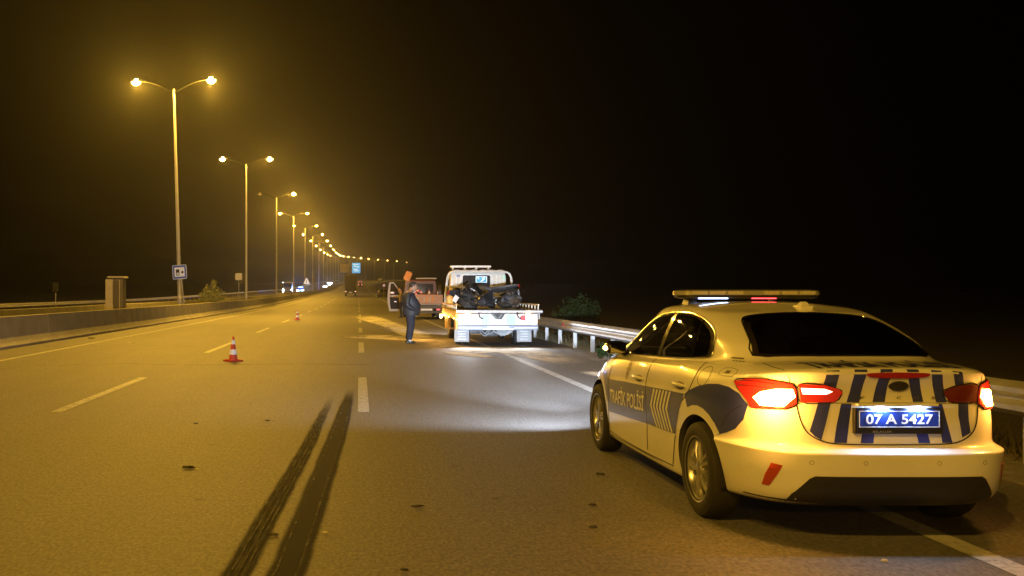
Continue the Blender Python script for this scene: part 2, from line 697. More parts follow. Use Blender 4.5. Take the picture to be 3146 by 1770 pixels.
def barrier(name, base, h, label, y0, y1, seg=6.0, toe=0.30):
    t = thing(name, label, "barrier", (0, 0, 0))
    pr = barrier_profile(1, base, 0, h, toe, 0.36)
    y = y0
    k = 0
    while y < y1:
        s = seg if y < 160 else seg * 4
        rings = []
        e = min(y + s - 0.025, y1)
        dz = random.uniform(-0.008, 0.008)
        dx = random.uniform(-0.012, 0.012)
        nn = 2 if s == seg else 5
        for i in range(nn):
            yy = y + (e - y) * i / (nn - 1)
            rings.append([RP(yy, a + dx, max(z, -0.05) + (dz if z > 0.01 else -0.03)) for a, z in pr])
        mb = MB().loft(rings)
        build(mb, "barrier_segment", M_CONC, t, bevel=0.012)
        y += s
        k += 1
    return t


barrier("concrete_barrier", -9.62, 0.87, "long low concrete barrier with sloped pale foot beside the traffic lanes", -24, 760, toe=0.27)
barrier("concrete_barrier", -12.3, 0.93, "second concrete barrier on the far side of the soil median, only its top lit", -6, 700)

# ------------------------------------------------------------------ steel guard rails
W_PROF = [(0.0, 0.0), (0.035, 0.02), (0.08, 0.055), (0.08, 0.10), (0.02, 0.145), (0.02, 0.165), (0.08, 0.21), (0.08, 0.255), (0.035, 0.29), (0.0, 0.31)]


def guardrail(lat, side, y0, y1, label, step=2.0, near=70):
    """side=-1: corrugated face looks to -lat"""
    t = thing("guardrail", label, "guardrail")
    y = y0
    post_me = {}
    while y < y1:
        L = 4.0 if y < near else 16.0
        ys = [y, min(y + L, y1)] if y < near else [y, y + L / 2, y + L]
        rings = []
        for yy in ys:
            out = [RP(yy, lat + side * a, 0.455 + b) for a, b in W_PROF]
            inn = [RP(yy, lat + side * (a - 0.006), 0.455 + b) for a, b in reversed(W_PROF)]
            rings.append(out + inn)
        build(MB().loft(rings), "rail_beam", M_GALV, t, smooth=True, angle=25)
        y += L
    y = y0 + 0.9
    pm = MB().box(-0.05, 0.05, -0.006, 0.006, -0.25, 0.72).box(-0.05, -0.044, 0.006, 0.055, -0.25, 0.72).box(0.044, 0.05, 0.006, 0.055, -0.25, 0.72).mesh("post")
    sm = MB().box(-0.07, 0.07, -0.04, 0.04, 0.50, 0.70).mesh("spacer")
    pm.materials.append(M_GALV)
    sm.materials.append(M_GALV)
    while y < y1:
        p = RP(y, lat - side * 0.17)
        o = link("post", pm, None, t)
        o.location = p
        o.rotation_euler = (0, R(random.uniform(-1, 1)), RHEAD(y))
        if y < near:
            q = link("spacer", sm, None, t)
            q.location = RP(y, lat - side * 0.07)
        y += step if y < near else 4.0
    return t


guardrail(5.88, -1, 1.6, 190, "galvanised steel guard rail on posts along the shoulder beside the police car")
guardrail(-24.9, 1, 60, 560, "pale steel guard rail along the outer edge of the opposite carriageway", step=4.0, near=60)
# red reflector on the rail; faint emission stands for the light it returns
rf = tag(build(MB().box(-0.012, 0.0, -0.05, 0.05, -0.04, 0.04), "reflector", mat("red_reflector", (0.6, 0.02, 0.03), 0.25, emit=(1, 0.05, 0.08), estr=0.25)),
         "small red reflector fixed on the guard rail behind the tow truck", "reflector")
rf.location = (5.795, 26.9, 0.62)

# ------------------------------------------------------------------ street lamps on the median
M_LENS = mat("sodium_bowl", (0.9, 0.8, 0.5), 0.2, emit=(1.0, 0.72, 0.25), estr=55.0, sample=False)
M_ARM = mat("arm_dark", (0.012, 0.012, 0.012), 0.9, spec=0.1)
M_HEAD = mat("lantern_housing", (0.03, 0.03, 0.03), 0.8)
LAMP_LAT, LAMP_Y0, LAMP_STEP = -10.55, 55.9, 32.9
LAMP_POWER = 8400.0
ORD = {1: "first", 2: "second", 3: "third", 4: "fourth", 5: "fifth", 6: "sixth", 7: "seventh", 8: "eighth", 9: "ninth", 10: "tenth",
       11: "eleventh", 12: "twelfth", 13: "thirteenth", 14: "fourteenth", 15: "fifteenth", 16: "sixteenth", 17: "seventeenth",
       18: "eighteenth", 19: "nineteenth", 20: "twentieth", 21: "twenty-first", 22: "twenty-second", 23: "twenty-third", 24: "twenty-fourth"}


def lamp_meshes():
    hh = 13.4
    pole = MB().tube([(0, 0, 0.0), (0, 0, 1.1), (0, 0, 1.12), (0, 0, hh * 0.6), (0, 0, hh)], [0.155, 0.15, 0.125, 0.09, 0.055], 12).mesh("pole")
    base = MB().box(-0.22, 0.22, -0.22, 0.22, -0.12, 0.03).mesh("base_plate")
    arms, heads, bowls, small = [], [], [], []
    for s in (-1, 1):
        pts = []
        for i in range(9):
            t = i / 8
            pts.append((s * 2.0 * t, 0, hh - 0.25 + 0.75 * math.sin(t * math.pi / 2)))
        arms.append(MB().tube(pts, [0.032] * 9, 8).mesh("arm"))
        x0, x1, z = s * 1.85, s * 2.55, hh + 0.50
        rings = []
        for t, w, h0, h1 in ((0, 0.05, -0.03, 0.05), (0.2, 0.13, -0.03, 0.10), (0.55, 0.17, -0.02, 0.14), (0.85, 0.14, -0.02, 0.11), (1, 0.05, -0.01, 0.05)):
            x = x0 + (x1 - x0) * t
            rings.append([(x, -w, z + h0), (x, w, z + h0), (x, w * 0.85, z + h1 * 0.7), (x, w * 0.4, z + h1), (x, -w * 0.4, z + h1), (x, -w * 0.85, z + h1 * 0.7)])
        heads.append(MB().loft(rings).mesh("lamp_head"))
        bowls.append(MB().ellipsoid((s * 2.22, 0, z - 0.03), 0.27, 0.17, 0.19, 14, 8).mesh("bowl"))
        small.append(MB().ellipsoid((s * 2.22, 0, z - 0.03), 0.20, 0.13, 0.14, 10, 6).mesh("bowl"))
    for me, m in [(pole, M_STEEL), (base, M_STEEL)] + [(a, M_ARM) for a in arms] + [(h, M_HEAD) for h in heads] + [(b, M_LENS) for b in bowls + small]:
        me.materials.append(m)
        me.polygons.foreach_set("use_smooth", [True] * len(me.polygons))
        me.set_sharp_from_angle(angle=R(40))
    return pole, base, arms, heads, bowls, small


LM = lamp_meshes()
M_LENS_OFF = mat("dark_bowl", (0.5, 0.48, 0.42), 0.2)


def street_lamp(n, y, label, lit=(1, 1), lean=0.0, lights=True):
    p = RP(y, LAMP_LAT, 0.16)
    t = thing("street_lamp", label, "street lamp", p, RHEAD(y), "double-headed street lamps along the median")
    t.rotation_euler = (0, R(lean), RHEAD(y))
    pole, base, arms, heads, bowls, small = LM
    link("pole", pole, None, t)
    link("base_plate", base, None, t)
    for i, s in enumerate((-1, 1)):
        link("arm", arms[i], None, t)
        h = link("lamp_head", heads[i], None, t)
        bme = bowls[i] if n < 4 else small[i]
        if not lit[i]:
            bme = bme.copy()
            bme.materials.clear()
            bme.materials.append(M_LENS_OFF)
        link("bowl", bme, None, h)
        if lit[i] and lights:
            f = lit[i]
            light("lamp_light", 'POINT', (s * 2.22, 0, 13.4 + 0.50 - 0.24), LAMP_POWER * f, SODIUM, t, 0.12)
    return t


LIT = {3: (0, 1), 2: (0.3, 1), 1: (1.5, 1.7), 0: (0.5, 0.6), -1: (1.1, 1.25), -2: (1, 1)}
for n in range(-2, 22):
    y = LAMP_Y0 + LAMP_STEP * (n - 1)
    if n < 1:
        lab = ("double-headed street lamp on the median standing beside the police car, outside the view" if n == 0
               else ("double-headed street lamp on the median behind the viewpoint, outside the view" if n == -1
                     else "double-headed street lamp on the median farthest behind the viewpoint, outside the view"))
    else:
        lab = "tall double-headed street lamp, %s along the median counting from the roadside cabinet" % ORD[n]
    street_lamp(n, y, lab, LIT.get(n, (1, 1) if n < 5 else ((0.5, 0.5) if n < 7 else ((0.3, 0.3) if n < 10 else ((0.15, 0.15) if n < 13 else (0, 0.3))))), lean=(-1.6 if n == 1 else random.uniform(-0.3, 0.3)))

# ================================================================== CAR BODIES (lofted from plan outlines)
def plan_ring(w, yr, yf, zk, nr, nf, drop, N, yc):
    pts = []
    for i in range(601):
        th = math.pi * i / 600
        c, s = math.cos(th), math.sin(th)
        n = nr if c > 0 else nf
        x = w * abs(s) ** (2 / n)
        y = yc - (yc - yr) * abs(c) ** (2 / n) if c > 0 else yc + (yf - yc) * abs(c) ** (2 / n)
        pts.append((x, y))
    acc = [0]
    for a, b in zip(pts, pts[1:]):
        acc.append(acc[-1] + math.hypot(b[0] - a[0], b[1] - a[1]))
    out = []
    j = 0
    for k in range(N + 1):
        t = acc[-1] * k / N
        while j < 599 and acc[j + 1] < t:
            j += 1
        f = (t - acc[j]) / max(acc[j + 1] - acc[j], 1e-9)
        x = pts[j][0] + (pts[j + 1][0] - pts[j][0]) * f
        y = pts[j][1] + (pts[j + 1][1] - pts[j][1]) * f
        dz = drop * (x / w) ** 4 * max(0, min(1, (1.3 - y) / 0.8)) if w > 0 else 0
        out.append((x, y, sinterp(y, zk) - dz))
    return out


def body_mesh(rings, N=96, sub=4, yc=2.2):
    """rings: (w, yr, yf, zkeys, nr, nf, drop)"""
    P = [plan_ring(w, yr, yf, zk, nr, nf, dr, N, yc) for (w, yr, yf, zk, nr, nf, dr) in rings]
    rows = []
    n = len(P)
    for i in range(n - 1):
        for s in range(sub):
            t = s / sub
            row = []
            for k in range(N + 1):
                a, b, c, d = (Vector(P[max(0, min(n - 1, i + q - 1))][k]) for q in range(4))
                m0 = (c - a) * 0.5
                m1 = (d - b) * 0.5
                # damp tangents where spacing differs a lot, so that creases stay tight
                L = (c - b).length
                for m_ in (m0, m1):
                    if m_.length > L:
                        m_ *= L / m_.length
                t2, t3 = t * t, t ** 3
                row.append((2 * t3 - 3 * t2 + 1) * b + (t3 - 2 * t2 + t) * m0 + (-2 * t3 + 3 * t2) * c + (t3 - t2) * m1)
            rows.append(row)
    rows.append([Vector(p) for p in P[-1]])
    mb = MB()
    for sgn in (-1, 1):
        vs = [(sgn * p.x, p.y, p.z) for r in rows for p in r]
        m = N + 1
        fs = [(i * m + k, i * m + k + 1, (i + 1) * m + k + 1, (i + 1) * m + k) for i in range(len(rows) - 1) for k in range(N)]
        mb.add(vs, fs)
    me = bpy.data.meshes.new("body")
    me.from_pydata(mb.v, [], mb.f)
    bm = bmesh.new()
    bm.from_mesh(me)
    bmesh.ops.remove_doubles(bm, verts=bm.verts, dist=2e-4)
    bmesh.ops.dissolve_degenerate(bm, dist=1e-4, edges=bm.edges)
    bmesh.ops.recalc_face_normals(bm, faces=bm.faces)
    bm.to_mesh(me)
    bm.free()
    return me


def cut(me, cutters):
    """boolean difference, applied"""
    o = bpy.data.objects.new("tmp_body", me)
    COL.objects.link(o)
    cs = []
    for c in cutters:
        co = bpy.data.objects.new("tmp_cut", c)
        COL.objects.link(co)
        md = o.modifiers.new("b", 'BOOLEAN')
        md.operation = 'DIFFERENCE'
        md.solver = 'EXACT'
        md.object = co
        cs.append(co)
    bpy.context.view_layer.update()
    dg = bpy.context.evaluated_depsgraph_get()
    r = bpy.data.meshes.new_from_object(o.evaluated_get(dg))
    for c in cs + [o]:
        bpy.data.objects.remove(c)
    return r


SEDAN = [
    # w     yr     yf    z keys (y, z)                                                    nr   nf   drop of the rear corners
    (0.00, 0.60, 4.00, [(0, 0.21), (4.6, 0.20)], 5.0, 4.0, 0),
    (0.74, 0.35, 4.35, [(0, 0.21), (4.6, 0.19)], 5.0, 4.0, 0),
    (0.855, 0.10, 4.50, [(0, 0.27), (0.5, 0.25), (1.2, 0.20), (3.4, 0.185), (4.6, 0.20)], 5.1, 4.0, 0),
    (0.880, 0.035, 4.55, [(0, 0.33), (0.5, 0.32), (1.2, 0.28), (3.4, 0.26), (4.6, 0.28)], 5.1, 4.0, 0),
    (0.900, 0.005, 4.58, [(0, 0.46), (1.2, 0.42), (3.4, 0.40), (4.6, 0.42)], 5.1, 4.0, 0),
    (0.908, 0.000, 4.58, [(0, 0.572), (1.2, 0.54), (3.4, 0.52), (4.6, 0.52)], 5.1, 4.0, 0),
    (0.909, 0.006, 4.58, [(0, 0.590), (1.2, 0.56), (3.4, 0.54), (4.6, 0.54)], 5.1, 4.0, 0),
    (0.910, 0.030, 4.57, [(0, 0.602), (0.4, 0.60), (1.2, 0.58), (3.4, 0.56), (4.6, 0.555)], 4.7, 4.0, 0),
    (0.910, 0.078, 4.56, [(0, 0.614), (0.4, 0.62), (1.2, 0.61), (3.4, 0.59), (4.6, 0.58)], 4.7, 4.0, 0),
    (0.910, 0.090, 4.56, [(0, 0.636), (0.4, 0.65), (1.2, 0.64), (3.4, 0.61), (4.6, 0.60)], 4.7, 4.0, 0),
    (0.908, 0.092, 4.55, [(0, 0.76), (1.2, 0.74), (3.4, 0.70), (4.6, 0.66)], 4.7, 3.8, 0),
    (0.900, 0.098, 4.50, [(0, 0.885), (1.2, 0.85), (3.4, 0.78), (4.0, 0.76), (4.6, 0.72)], 4.6, 3.6, 0),
    (0.882, 0.085, 4.42, [(0, 0.985), (1.2, 0.94), (3.4, 0.85), (4.0, 0.82), (4.6, 0.76)], 4.5, 3.5, 0.02),
    (0.856, 0.060, 4.32, [(0, 1.066), (0.6, 1.045), (1.2, 1.005), (2.3, 0.965), (3.4, 0.915), (4.0, 0.87), (4.6, 0.80)], 4.3, 3.4, 0.055),
    (0.842, 0.066, 4.24, [(0, 1.088), (0.6, 1.065), (1.2, 1.025), (2.3, 0.980), (3.4, 0.93), (4.0, 0.885), (4.6, 0.82)], 4.2, 3.4, 0.06),
    (0.832, 0.095, 4.18, [(0, 1.098), (0.6, 1.078), (1.2, 1.038), (2.3, 0.988), (3.4, 0.94), (4.0, 0.89), (4.6, 0.83)], 4.1, 3.4, 0.06),
    (0.815, 0.260, 4.06, [(0, 1.112), (0.6, 1.095), (1.2, 1.055), (2.3, 1.00), (3.4, 0.965), (4.0, 0.92)], 4.0, 3.4, 0.04),
    (0.798, 0.500, 3.94, [(0, 1.121), (0.6, 1.115), (1.2, 1.075), (2.3, 1.015), (3.4, 0.985), (3.94, 0.95)], 3.9, 3.3, 0.02),
    (0.756, 0.745, 3.62, [(0, 1.212), (0.8, 1.212), (1.4, 1.195), (2.3, 1.15), (3.2, 1.10), (3.76, 1.05)], 4.7, 3.3, 0),
    (0.700, 1.010, 3.24, [(0, 1.310), (1.1, 1.315), (1.6, 1.312), (2.3, 1.30), (3.0, 1.24), (3.3, 1.20)], 4.8, 3.2, 0),
    (0.638, 1.250, 2.94, [(1.2, 1.385), (1.7, 1.408), (2.2, 1.415), (2.6, 1.395), (3.0, 1.33)], 4.8, 3.2, 0),
    (0.575, 1.340, 2.86, [(1.3, 1.408), (1.8, 1.440), (2.2, 1.446), (2.6, 1.425), (2.9, 1.365)], 4.4, 3.0, 0),
    (0.300, 1.440, 2.78, [(1.4, 1.418), (1.8, 1.465), (2.2, 1.478), (2.6, 1.458), (2.9, 1.398)], 3.2, 2.8, 0),
    (0.000, 1.450, 2.76, [(1.4, 1.422), (1.8, 1.470), (2.2, 1.484), (2.6, 1.463), (2.9, 1.404)], 3.0, 2.8, 0),
]
AX_R, AX_F, WHEEL_R = 0.93, 3.67, 0.328
sedan_me = body_mesh(SEDAN)
solid_me = sedan_me.copy()          # closed skin, used to lay glass and film on
arch = []
for ay, rr in ((AX_R, 0.365), (AX_F, 0.362)):
    for s in (-1, 1):
        mbc = MB()
        mbc.lathe([(rr, s * 0.60), (rr, s * 0.80), (rr + 0.004, s * 0.86), (rr + 0.012, s * 1.2)], 'x', (0, ay, 0.335), 48)
        arch.append(mbc.mesh("c"))
CAVITY = [
    (0.00, 0.95, 3.30, [(0, 0.46), (4, 0.46)], 4.0, 3.4, 0),
    (0.70, 0.88, 3.40, [(0, 0.46), (4, 0.46)], 4.0, 3.4, 0),
    (0.78, 0.72, 3.45, [(0, 0.76), (4, 0.74)], 4.0, 3.4, 0),
    (0.760, 0.615, 3.68, [(0, 1.070), (0.6, 1.068), (1.2, 1.03), (2.3, 0.975), (3.4, 0.94), (3.94, 0.90)], 3.9, 3.3, 0),
    (0.700, 0.86, 3.48, [(0, 1.165), (0.8, 1.165), (1.4, 1.155), (2.3, 1.12), (3.2, 1.06), (3.76, 1.01)], 4.6, 3.3, 0),
    (0.645, 1.12, 3.10, [(0, 1.265), (1.1, 1.268), (1.6, 1.27), (2.3, 1.26), (3.0, 1.195), (3.3, 1.15)], 4.6, 3.2, 0),
    (0.585, 1.34, 2.84, [(1.2, 1.335), (1.7, 1.362), (2.2, 1.372), (2.6, 1.352), (3.0, 1.29)], 4.6, 3.2, 0),
    (0.500, 1.43, 2.76, [(1.3, 1.358), (1.8, 1.395), (2.2, 1.405), (2.6, 1.385), (2.9, 1.325)], 4.2, 3.0, 0),
    (0.000, 1.50, 2.68, [(1.4, 1.375), (1.8, 1.425), (2.2, 1.438), (2.6, 1.42), (2.9, 1.36)], 3.0, 2.8, 0),
]


def shrink(pts, f):
    cx = sum(p[0] for p in pts) / len(pts)
    cz = sum(p[1] for p in pts) / len(pts)
    return [(cx + (p[0] - cx) * f, cz + (p[1] - cz) * f) for p in pts]


M_WHITE = mat("white_paint", (0.80, 0.79, 0.77), 0.32, coat=1.0, coat_rough=0.025, vary=0.05, vscale=2.5)
M_LINING = mat("cabin_lining", (0.05, 0.048, 0.045), 0.8)
SIDE_WIN = [(3.34, 0.985), (3.12, 1.075), (2.90, 1.185), (2.60, 1.300), (2.32, 1.365), (2.04, 1.390), (1.76, 1.392), (1.56, 1.374),
            (1.37, 1.335), (1.20, 1.280), (1.11, 1.230), (1.06, 1.160), (1.07, 1.098), (1.33, 1.070), (1.76, 1.045), (2.29, 1.020), (2.8, 1.000)]
RW = [(-0.59, 1.131), (-0.555, 1.22), (-0.505, 1.32), (-0.455, 1.366), (-0.36, 1.386), (-0.18, 1.399), (0.0, 1.403)]
RW = RW + [(-u, v) for u, v in reversed(RW[:-1])] + [(0.40, 1.134), (0.0, 1.137), (-0.40, 1.134)]
WS = [(-0.66, 0.985), (-0.52, 1.34), (0, 1.385), (0.52, 1.34), (0.66, 0.985), (0, 0.96)]
holes = [body_mesh(CAVITY, 48, 3)]
sw = shrink(SIDE_WIN, 0.94)
holes.append(MB().prism(sw, 'x', -1.05, -0.40).mesh("c"))
holes.append(MB().prism(sw, 'x', 0.40, 1.05).mesh("c"))
holes.append(MB().prism([(x * 0.94, 1.145 + (z - 1.131) * 0.86) for x, z in RW], 'y', 0.30, 1.36).mesh("c"))
holes.append(MB().prism([(x * 0.92, 1.0 + (z - 0.96) * 0.86) for x, z in WS], 'y', 2.80, 4.3).mesh("c"))
for c_ in arch + holes:
    c_.materials.append(M_WHITE)
    c_.materials.append(M_LINING)
    for p_ in c_.polygons:
        p_.material_index = 1
sedan_me.materials.append(M_WHITE)
sedan_me.materials.append(M_LINING)
sedan_me = cut(sedan_me, arch + holes)

CAR = thing("police_car", "white and navy police saloon with roof light bar and flashing hazard lamps", "police car", (3.24, 5.66, 0))
M_NAVY = mat("navy_film", (0.035, 0.045, 0.26), 0.35, coat=0.6)
M_GLASS = mat("tinted_glass", (0.012, 0.010, 0.009), 0.04, spec=0.6)


def clear_glass(name, tint):
    m = bpy.data.materials.new(name)
    m.use_nodes = True
    nt = m.node_tree
    nt.nodes.remove(nt.nodes["Principled BSDF"])
    tr = nt.nodes.new("ShaderNodeBsdfTransparent")
    tr.inputs[0].default_value = (*tint, 1)
    gl = nt.nodes.new("ShaderNodeBsdfGlossy")
    gl.inputs["Roughness"].default_value = 0.015
    fr = nt.nodes.new("ShaderNodeFresnel")
    fr.inputs[0].default_value = 1.5
    mx = nt.nodes.new("ShaderNodeMixShader")
    nt.links.new(fr.outputs[0], mx.inputs[0])
    nt.links.new(tr.outputs[0], mx.inputs[1])
    nt.links.new(gl.outputs[0], mx.inputs[2])
    nt.links.new(mx.outputs[0], nt.nodes["Material Output"].inputs[0])
    return m


M_SIDEGLASS = clear_glass("side_glass", (0.42, 0.40, 0.37))
M_REARGLASS = clear_glass("privacy_glass", (0.20, 0.18, 0.16))
M_CHROME = mat("chrome", (0.75, 0.74, 0.72), 0.12, metal=1.0)
M_ALLOY = mat("alloy", (0.50, 0.49, 0.47), 0.28, metal=0.85)
M_DARKBODY = mat("dark_trim", (0.02, 0.019, 0.018), 0.5)
M_GAP = mat("panel_gap", (0.012, 0.011, 0.01), 0.9)
body = link("body", sedan_me, M_WHITE, CAR, smooth=True, angle=38)


def bvh_of(me):
    bm = bmesh.new()
    bm.from_mesh(me)
    t = BVHTree.FromBMesh(bm)
    bm.free()
    return t


BVH = bvh_of(solid_me)
VIEWS = {  # origin shift, direction, (u, v) basis
    'left': (Vector((-3, 0, 0)), Vector((1, 0, 0)), Vector((0, 1, 0)), Vector((0, 0, 1))),
    'right': (Vector((3, 0, 0)), Vector((-1, 0, 0)), Vector((0, 1, 0)), Vector((0, 0, 1))),
    'rear': (Vector((0, -3, 0)), Vector((0, 1, 0)), Vector((1, 0, 0)), Vector((0, 0, 1))),
    'front': (Vector((0, 9, 0)), Vector((0, -1, 0)), Vector((1, 0, 0)), Vector((0, 0, 1))),
    'top': (Vector((0, 0, 4)), Vector((0, 0, -1)), Vector((1, 0, 0)), Vector((0, 1, 0))),
}
q = math.sqrt(0.5)
VIEWS['cornerL'] = (Vector((-3, -3, 0)), Vector((q, q, 0)), Vector((q, -q, 0)), Vector((0, 0, 1)))
VIEWS['cornerR'] = (Vector((3, -3, 0)), Vector((-q, q, 0)), Vector((q, q, 0)), Vector((0, 0, 1)))


def hit(u, v, view, off=0.0, bvh=None):
    o, d, U, V = VIEWS[view]
    p = o + U * u + V * v
    h, nrm, i, dist = (bvh or BVH).ray_cast(p, d)
    if h is None:
        return None
    if nrm.dot(d) > 0:
        nrm = -nrm
    return h + nrm * off


def smooth_poly(pts, n=5, closed=True):
    out = []
    m = len(pts)
    for i in range(m if closed else m - 1):
        def g(k):
            return Vector(pts[(i + k) % m]) if closed else Vector(pts[max(0, min(m - 1, i + k))])
        p0, p1, p2, p3 = g(-1), g(0), g(1), g(2)
        for s in range(n):
            t = s / n
            out.append(tuple(0.5 * ((2 * p1) + (p2 - p0) * t + (2 * p0 - 5 * p1 + 4 * p2 - p3) * t * t + (3 * p1 - p0 - 3 * p2 + p3) * t ** 3)))
    if not closed:
        out.append(tuple(pts[-1]))
    return out


def flat_poly(pts):
    me = bpy.data.meshes.new("flat")
    me.from_pydata([(p[0], p[1], 0) for p in pts], [], [tuple(range(len(pts)))])
    return me


def project(me2d, view, off=0.003, grid=0.035, thick=0.0, bvh=None):
    """lay a flat (u, v) mesh onto the body as seen along a view; real geometry hugging the surface"""
    bm = bmesh.new()
    bm.from_mesh(me2d)
    xs = [v.co.x for v in bm.verts]
    ys = [v.co.y for v in bm.verts]
    for ax, lo, hi in ((0, min(xs), max(xs)), (1, min(ys), max(ys))):
        k = math.floor(lo / grid) + 1
        while k * grid < hi - 1e-4:
            co = Vector((k * grid, 0, 0)) if ax == 0 else Vector((0, k * grid, 0))
            no = Vector((1, 0, 0)) if ax == 0 else Vector((0, 1, 0))
            bmesh.ops.bisect_plane(bm, geom=bm.verts[:] + bm.edges[:] + bm.faces[:], plane_co=co, plane_no=no, dist=1e-5)
            k += 1
    bmesh.ops.triangulate(bm, faces=[f for f in bm.faces if len(f.verts) > 4])
    dead = []
    for v in bm.verts:
        h = hit(v.co.x, v.co.y, view, off, bvh)
        if h is None:
            dead.append(v)
        else:
            v.co = h
    if dead:
        bmesh.ops.delete(bm, geom=dead, context='VERTS')
    d = VIEWS[view][1]
    bmesh.ops.recalc_face_normals(bm, faces=bm.faces)
    if bm.faces:
        s = sum((f.normal for f in bm.faces), Vector((0, 0, 0)))
        if s.dot(d) > 0:
            bmesh.ops.reverse_faces(bm, faces=bm.faces)
    if thick > 0:
        r = bmesh.ops.extrude_face_region(bm, geom=bm.faces[:])
        bm.normal_update()
        for v in [g for g in r["geom"] if isinstance(g, bmesh.types.BMVert)]:
            v.co += -d * thick
        bmesh.ops.recalc_face_normals(bm, faces=bm.faces)
    me = bpy.data.meshes.new("projected")
    bm.to_mesh(me)
    bm.free()
    return me


def decal(name, pts, view, m, parent, off=0.003, thick=0.0, sm=0, grid=0.035, bvh=None):
    if sm:
        pts = smooth_poly(pts, sm)
    return link(name, project(flat_poly(pts), view, off, grid, thick, bvh), m, parent, smooth=True, angle=50)


def seam(name, pts, view, m, parent, w=0.006, off=0.002, sm=6, closed=False, r=None, bvh=None):
    """line drawn on the body: a thin tube following the surface"""
    if sm:
        pts = smooth_poly(pts, sm, closed)
    P = []
    for p in pts:
        h = hit(p[0], p[1], view, off, bvh)
        if h is not None:
            P.append(h)
    if len(P) < 2:
        return None
    return link(name, MB().tube(P, r or w / 2, 5, closed=closed).mesh(name), m, parent, smooth=True)


# ------------------------------------------------------------------ wheels
def wheel_meshes(Rt=WHEEL_R, wd=0.21, rim=0.222, spokes=5):
    h = wd / 2
    tyre = MB().lathe([(rim - 0.012, -h * 0.9), (rim + 0.02, -h), (Rt - 0.04, -h), (Rt - 0.012, -h * 0.86), (Rt, -h * 0.55), (Rt, h * 0.55),
                       (Rt - 0.012, h * 0.86), (Rt - 0.04, h), (rim + 0.02, h), (rim - 0.012, h * 0.9), (rim - 0.02, 0), (rim - 0.012, -h * 0.9)], 'x', n=40)
    rm = MB().lathe([(rim, h * 0.95), (rim + 0.008, h * 0.97), (rim - 0.006, h * 0.8), (rim - 0.022, h * 0.5), (rim - 0.022, -h * 0.9), (rim - 0.03, -h * 0.9), (rim - 0.03, h * 0.5), (rim - 0.012, h * 0.85), (rim, h * 0.95)], 'x', n=40)
    sp = MB()
    for k in range(spokes):
        for s in (-1, 1):
            a = 2 * math.pi * k / spokes + s * 0.17
            a0 = 2 * math.pi * k / spokes + s * 0.10
            r0, r1 = 0.035, rim - 0.012
            w0, w1 = 0.016, 0.017
            u1 = Vector((0, math.cos(a), math.sin(a)))
            u0 = Vector((0, math.cos(a0), math.sin(a0)))
            n0 = Vector((0, -math.sin(a0), math.cos(a0)))
            n1 = Vector((0, -math.sin(a), math.cos(a)))
            rings = []
            for t in (0, 0.5, 1):
                c = (u0 * (r0 * (1 - t)) + u1 * (r1 * t))
                nn = (n0 * (1 - t) + n1 * t).normalized()
                w = w0 + (w1 - w0) * t
                x = h * (0.80 - 0.10 * t + 0.12 * math.sin(t * math.pi))
                rings.append([c - nn * w + Vector((x - 0.012, 0, 0)), c - nn * w * 0.5 + Vector((x, 0, 0)), c + nn * w * 0.5 + Vector((x, 0, 0)),
                              c + nn * w + Vector((x - 0.012, 0, 0)), c + nn * w + Vector((x - 0.04, 0, 0)), c - nn * w + Vector((x - 0.04, 0, 0))])
            sp.loft(rings)
    hub = MB().lathe([(0.0, h * 0.90), (0.03, h * 0.89), (0.048, h * 0.82), (0.06, h * 0.6), (0.06, 0.0)], 'x', n=20)
    disc = MB().lathe([(0.0, h * 0.1), (0.15, h * 0.1), (0.15, -h * 0.1), (0.0, -h * 0.1)], 'x', n=28)
    return tyre.mesh("tyre"), rm.mesh("rim"), sp.mesh("spoke_set"), hub.mesh("hub_cap"), disc.mesh("brake_disc")


WM = wheel_meshes()
M_DISC = mat("brake_disc", (0.12, 0.11, 0.10), 0.4, metal=0.8)


def add_wheel(parent, x, y, z, flip, wm=None, spokes_mat=None, ph=0.0):
    wm = wm or WM
    ms = (M_RUBBER, spokes_mat or M_ALLOY, spokes_mat or M_ALLOY, spokes_mat or M_ALLOY, M_DISC)
    first = None
    for me, m, nm in zip(wm, ms, ("wheel", "rim", "spoke_set", "hub_cap", "brake_disc")):
        o = link(nm, me, m if len(me.materials) == 0 else None, parent if first is None else first, smooth=True, angle=35)
        if first is None:
            first = o
            o.location = (x, y, z)
            o.rotation_euler = (ph, 0, math.pi if flip else 0)
    return first


for s in (-1, 1):
    for ay in (AX_R, AX_F):
        add_wheel(CAR, s * 0.795, ay, WHEEL_R, s < 0, ph=random.uniform(0, 6))
        lin = MB()
        pr = [(s * 0.57, 0.30), (s * 0.57, 0.36), (s * 0.88, 0.362)]
        vs, fs = [], []
        for i in range(25):
            a = math.pi * (i / 24) * 1.12 - 0.19
            for xx in (s * 0.58, s * 0.872):
                vs.append((xx, ay + 0.361 * math.cos(a), 0.335 + 0.361 * math.sin(a)))
        for i in range(24):
            fs.append((2 * i, 2 * i + 1, 2 * i + 3, 2 * i + 2))
        n0 = len(vs)
        vs += [(s * 0.58, ay + 0.361 * math.cos(math.pi * (i / 24) * 1.12 - 0.19), 0.335 + 0.361 * math.sin(math.pi * (i / 24) * 1.12 - 0.19)) for i in range(25)]
        fs.append(tuple(range(n0, n0 + 25)))
        lin.add(vs, fs)
        build(lin, "wheel_liner", M_GAP, CAR)

# ================================================================== POLICE CAR DETAILS
def mirror2(pts):
    return [(-u, v) for u, v in reversed(pts)]


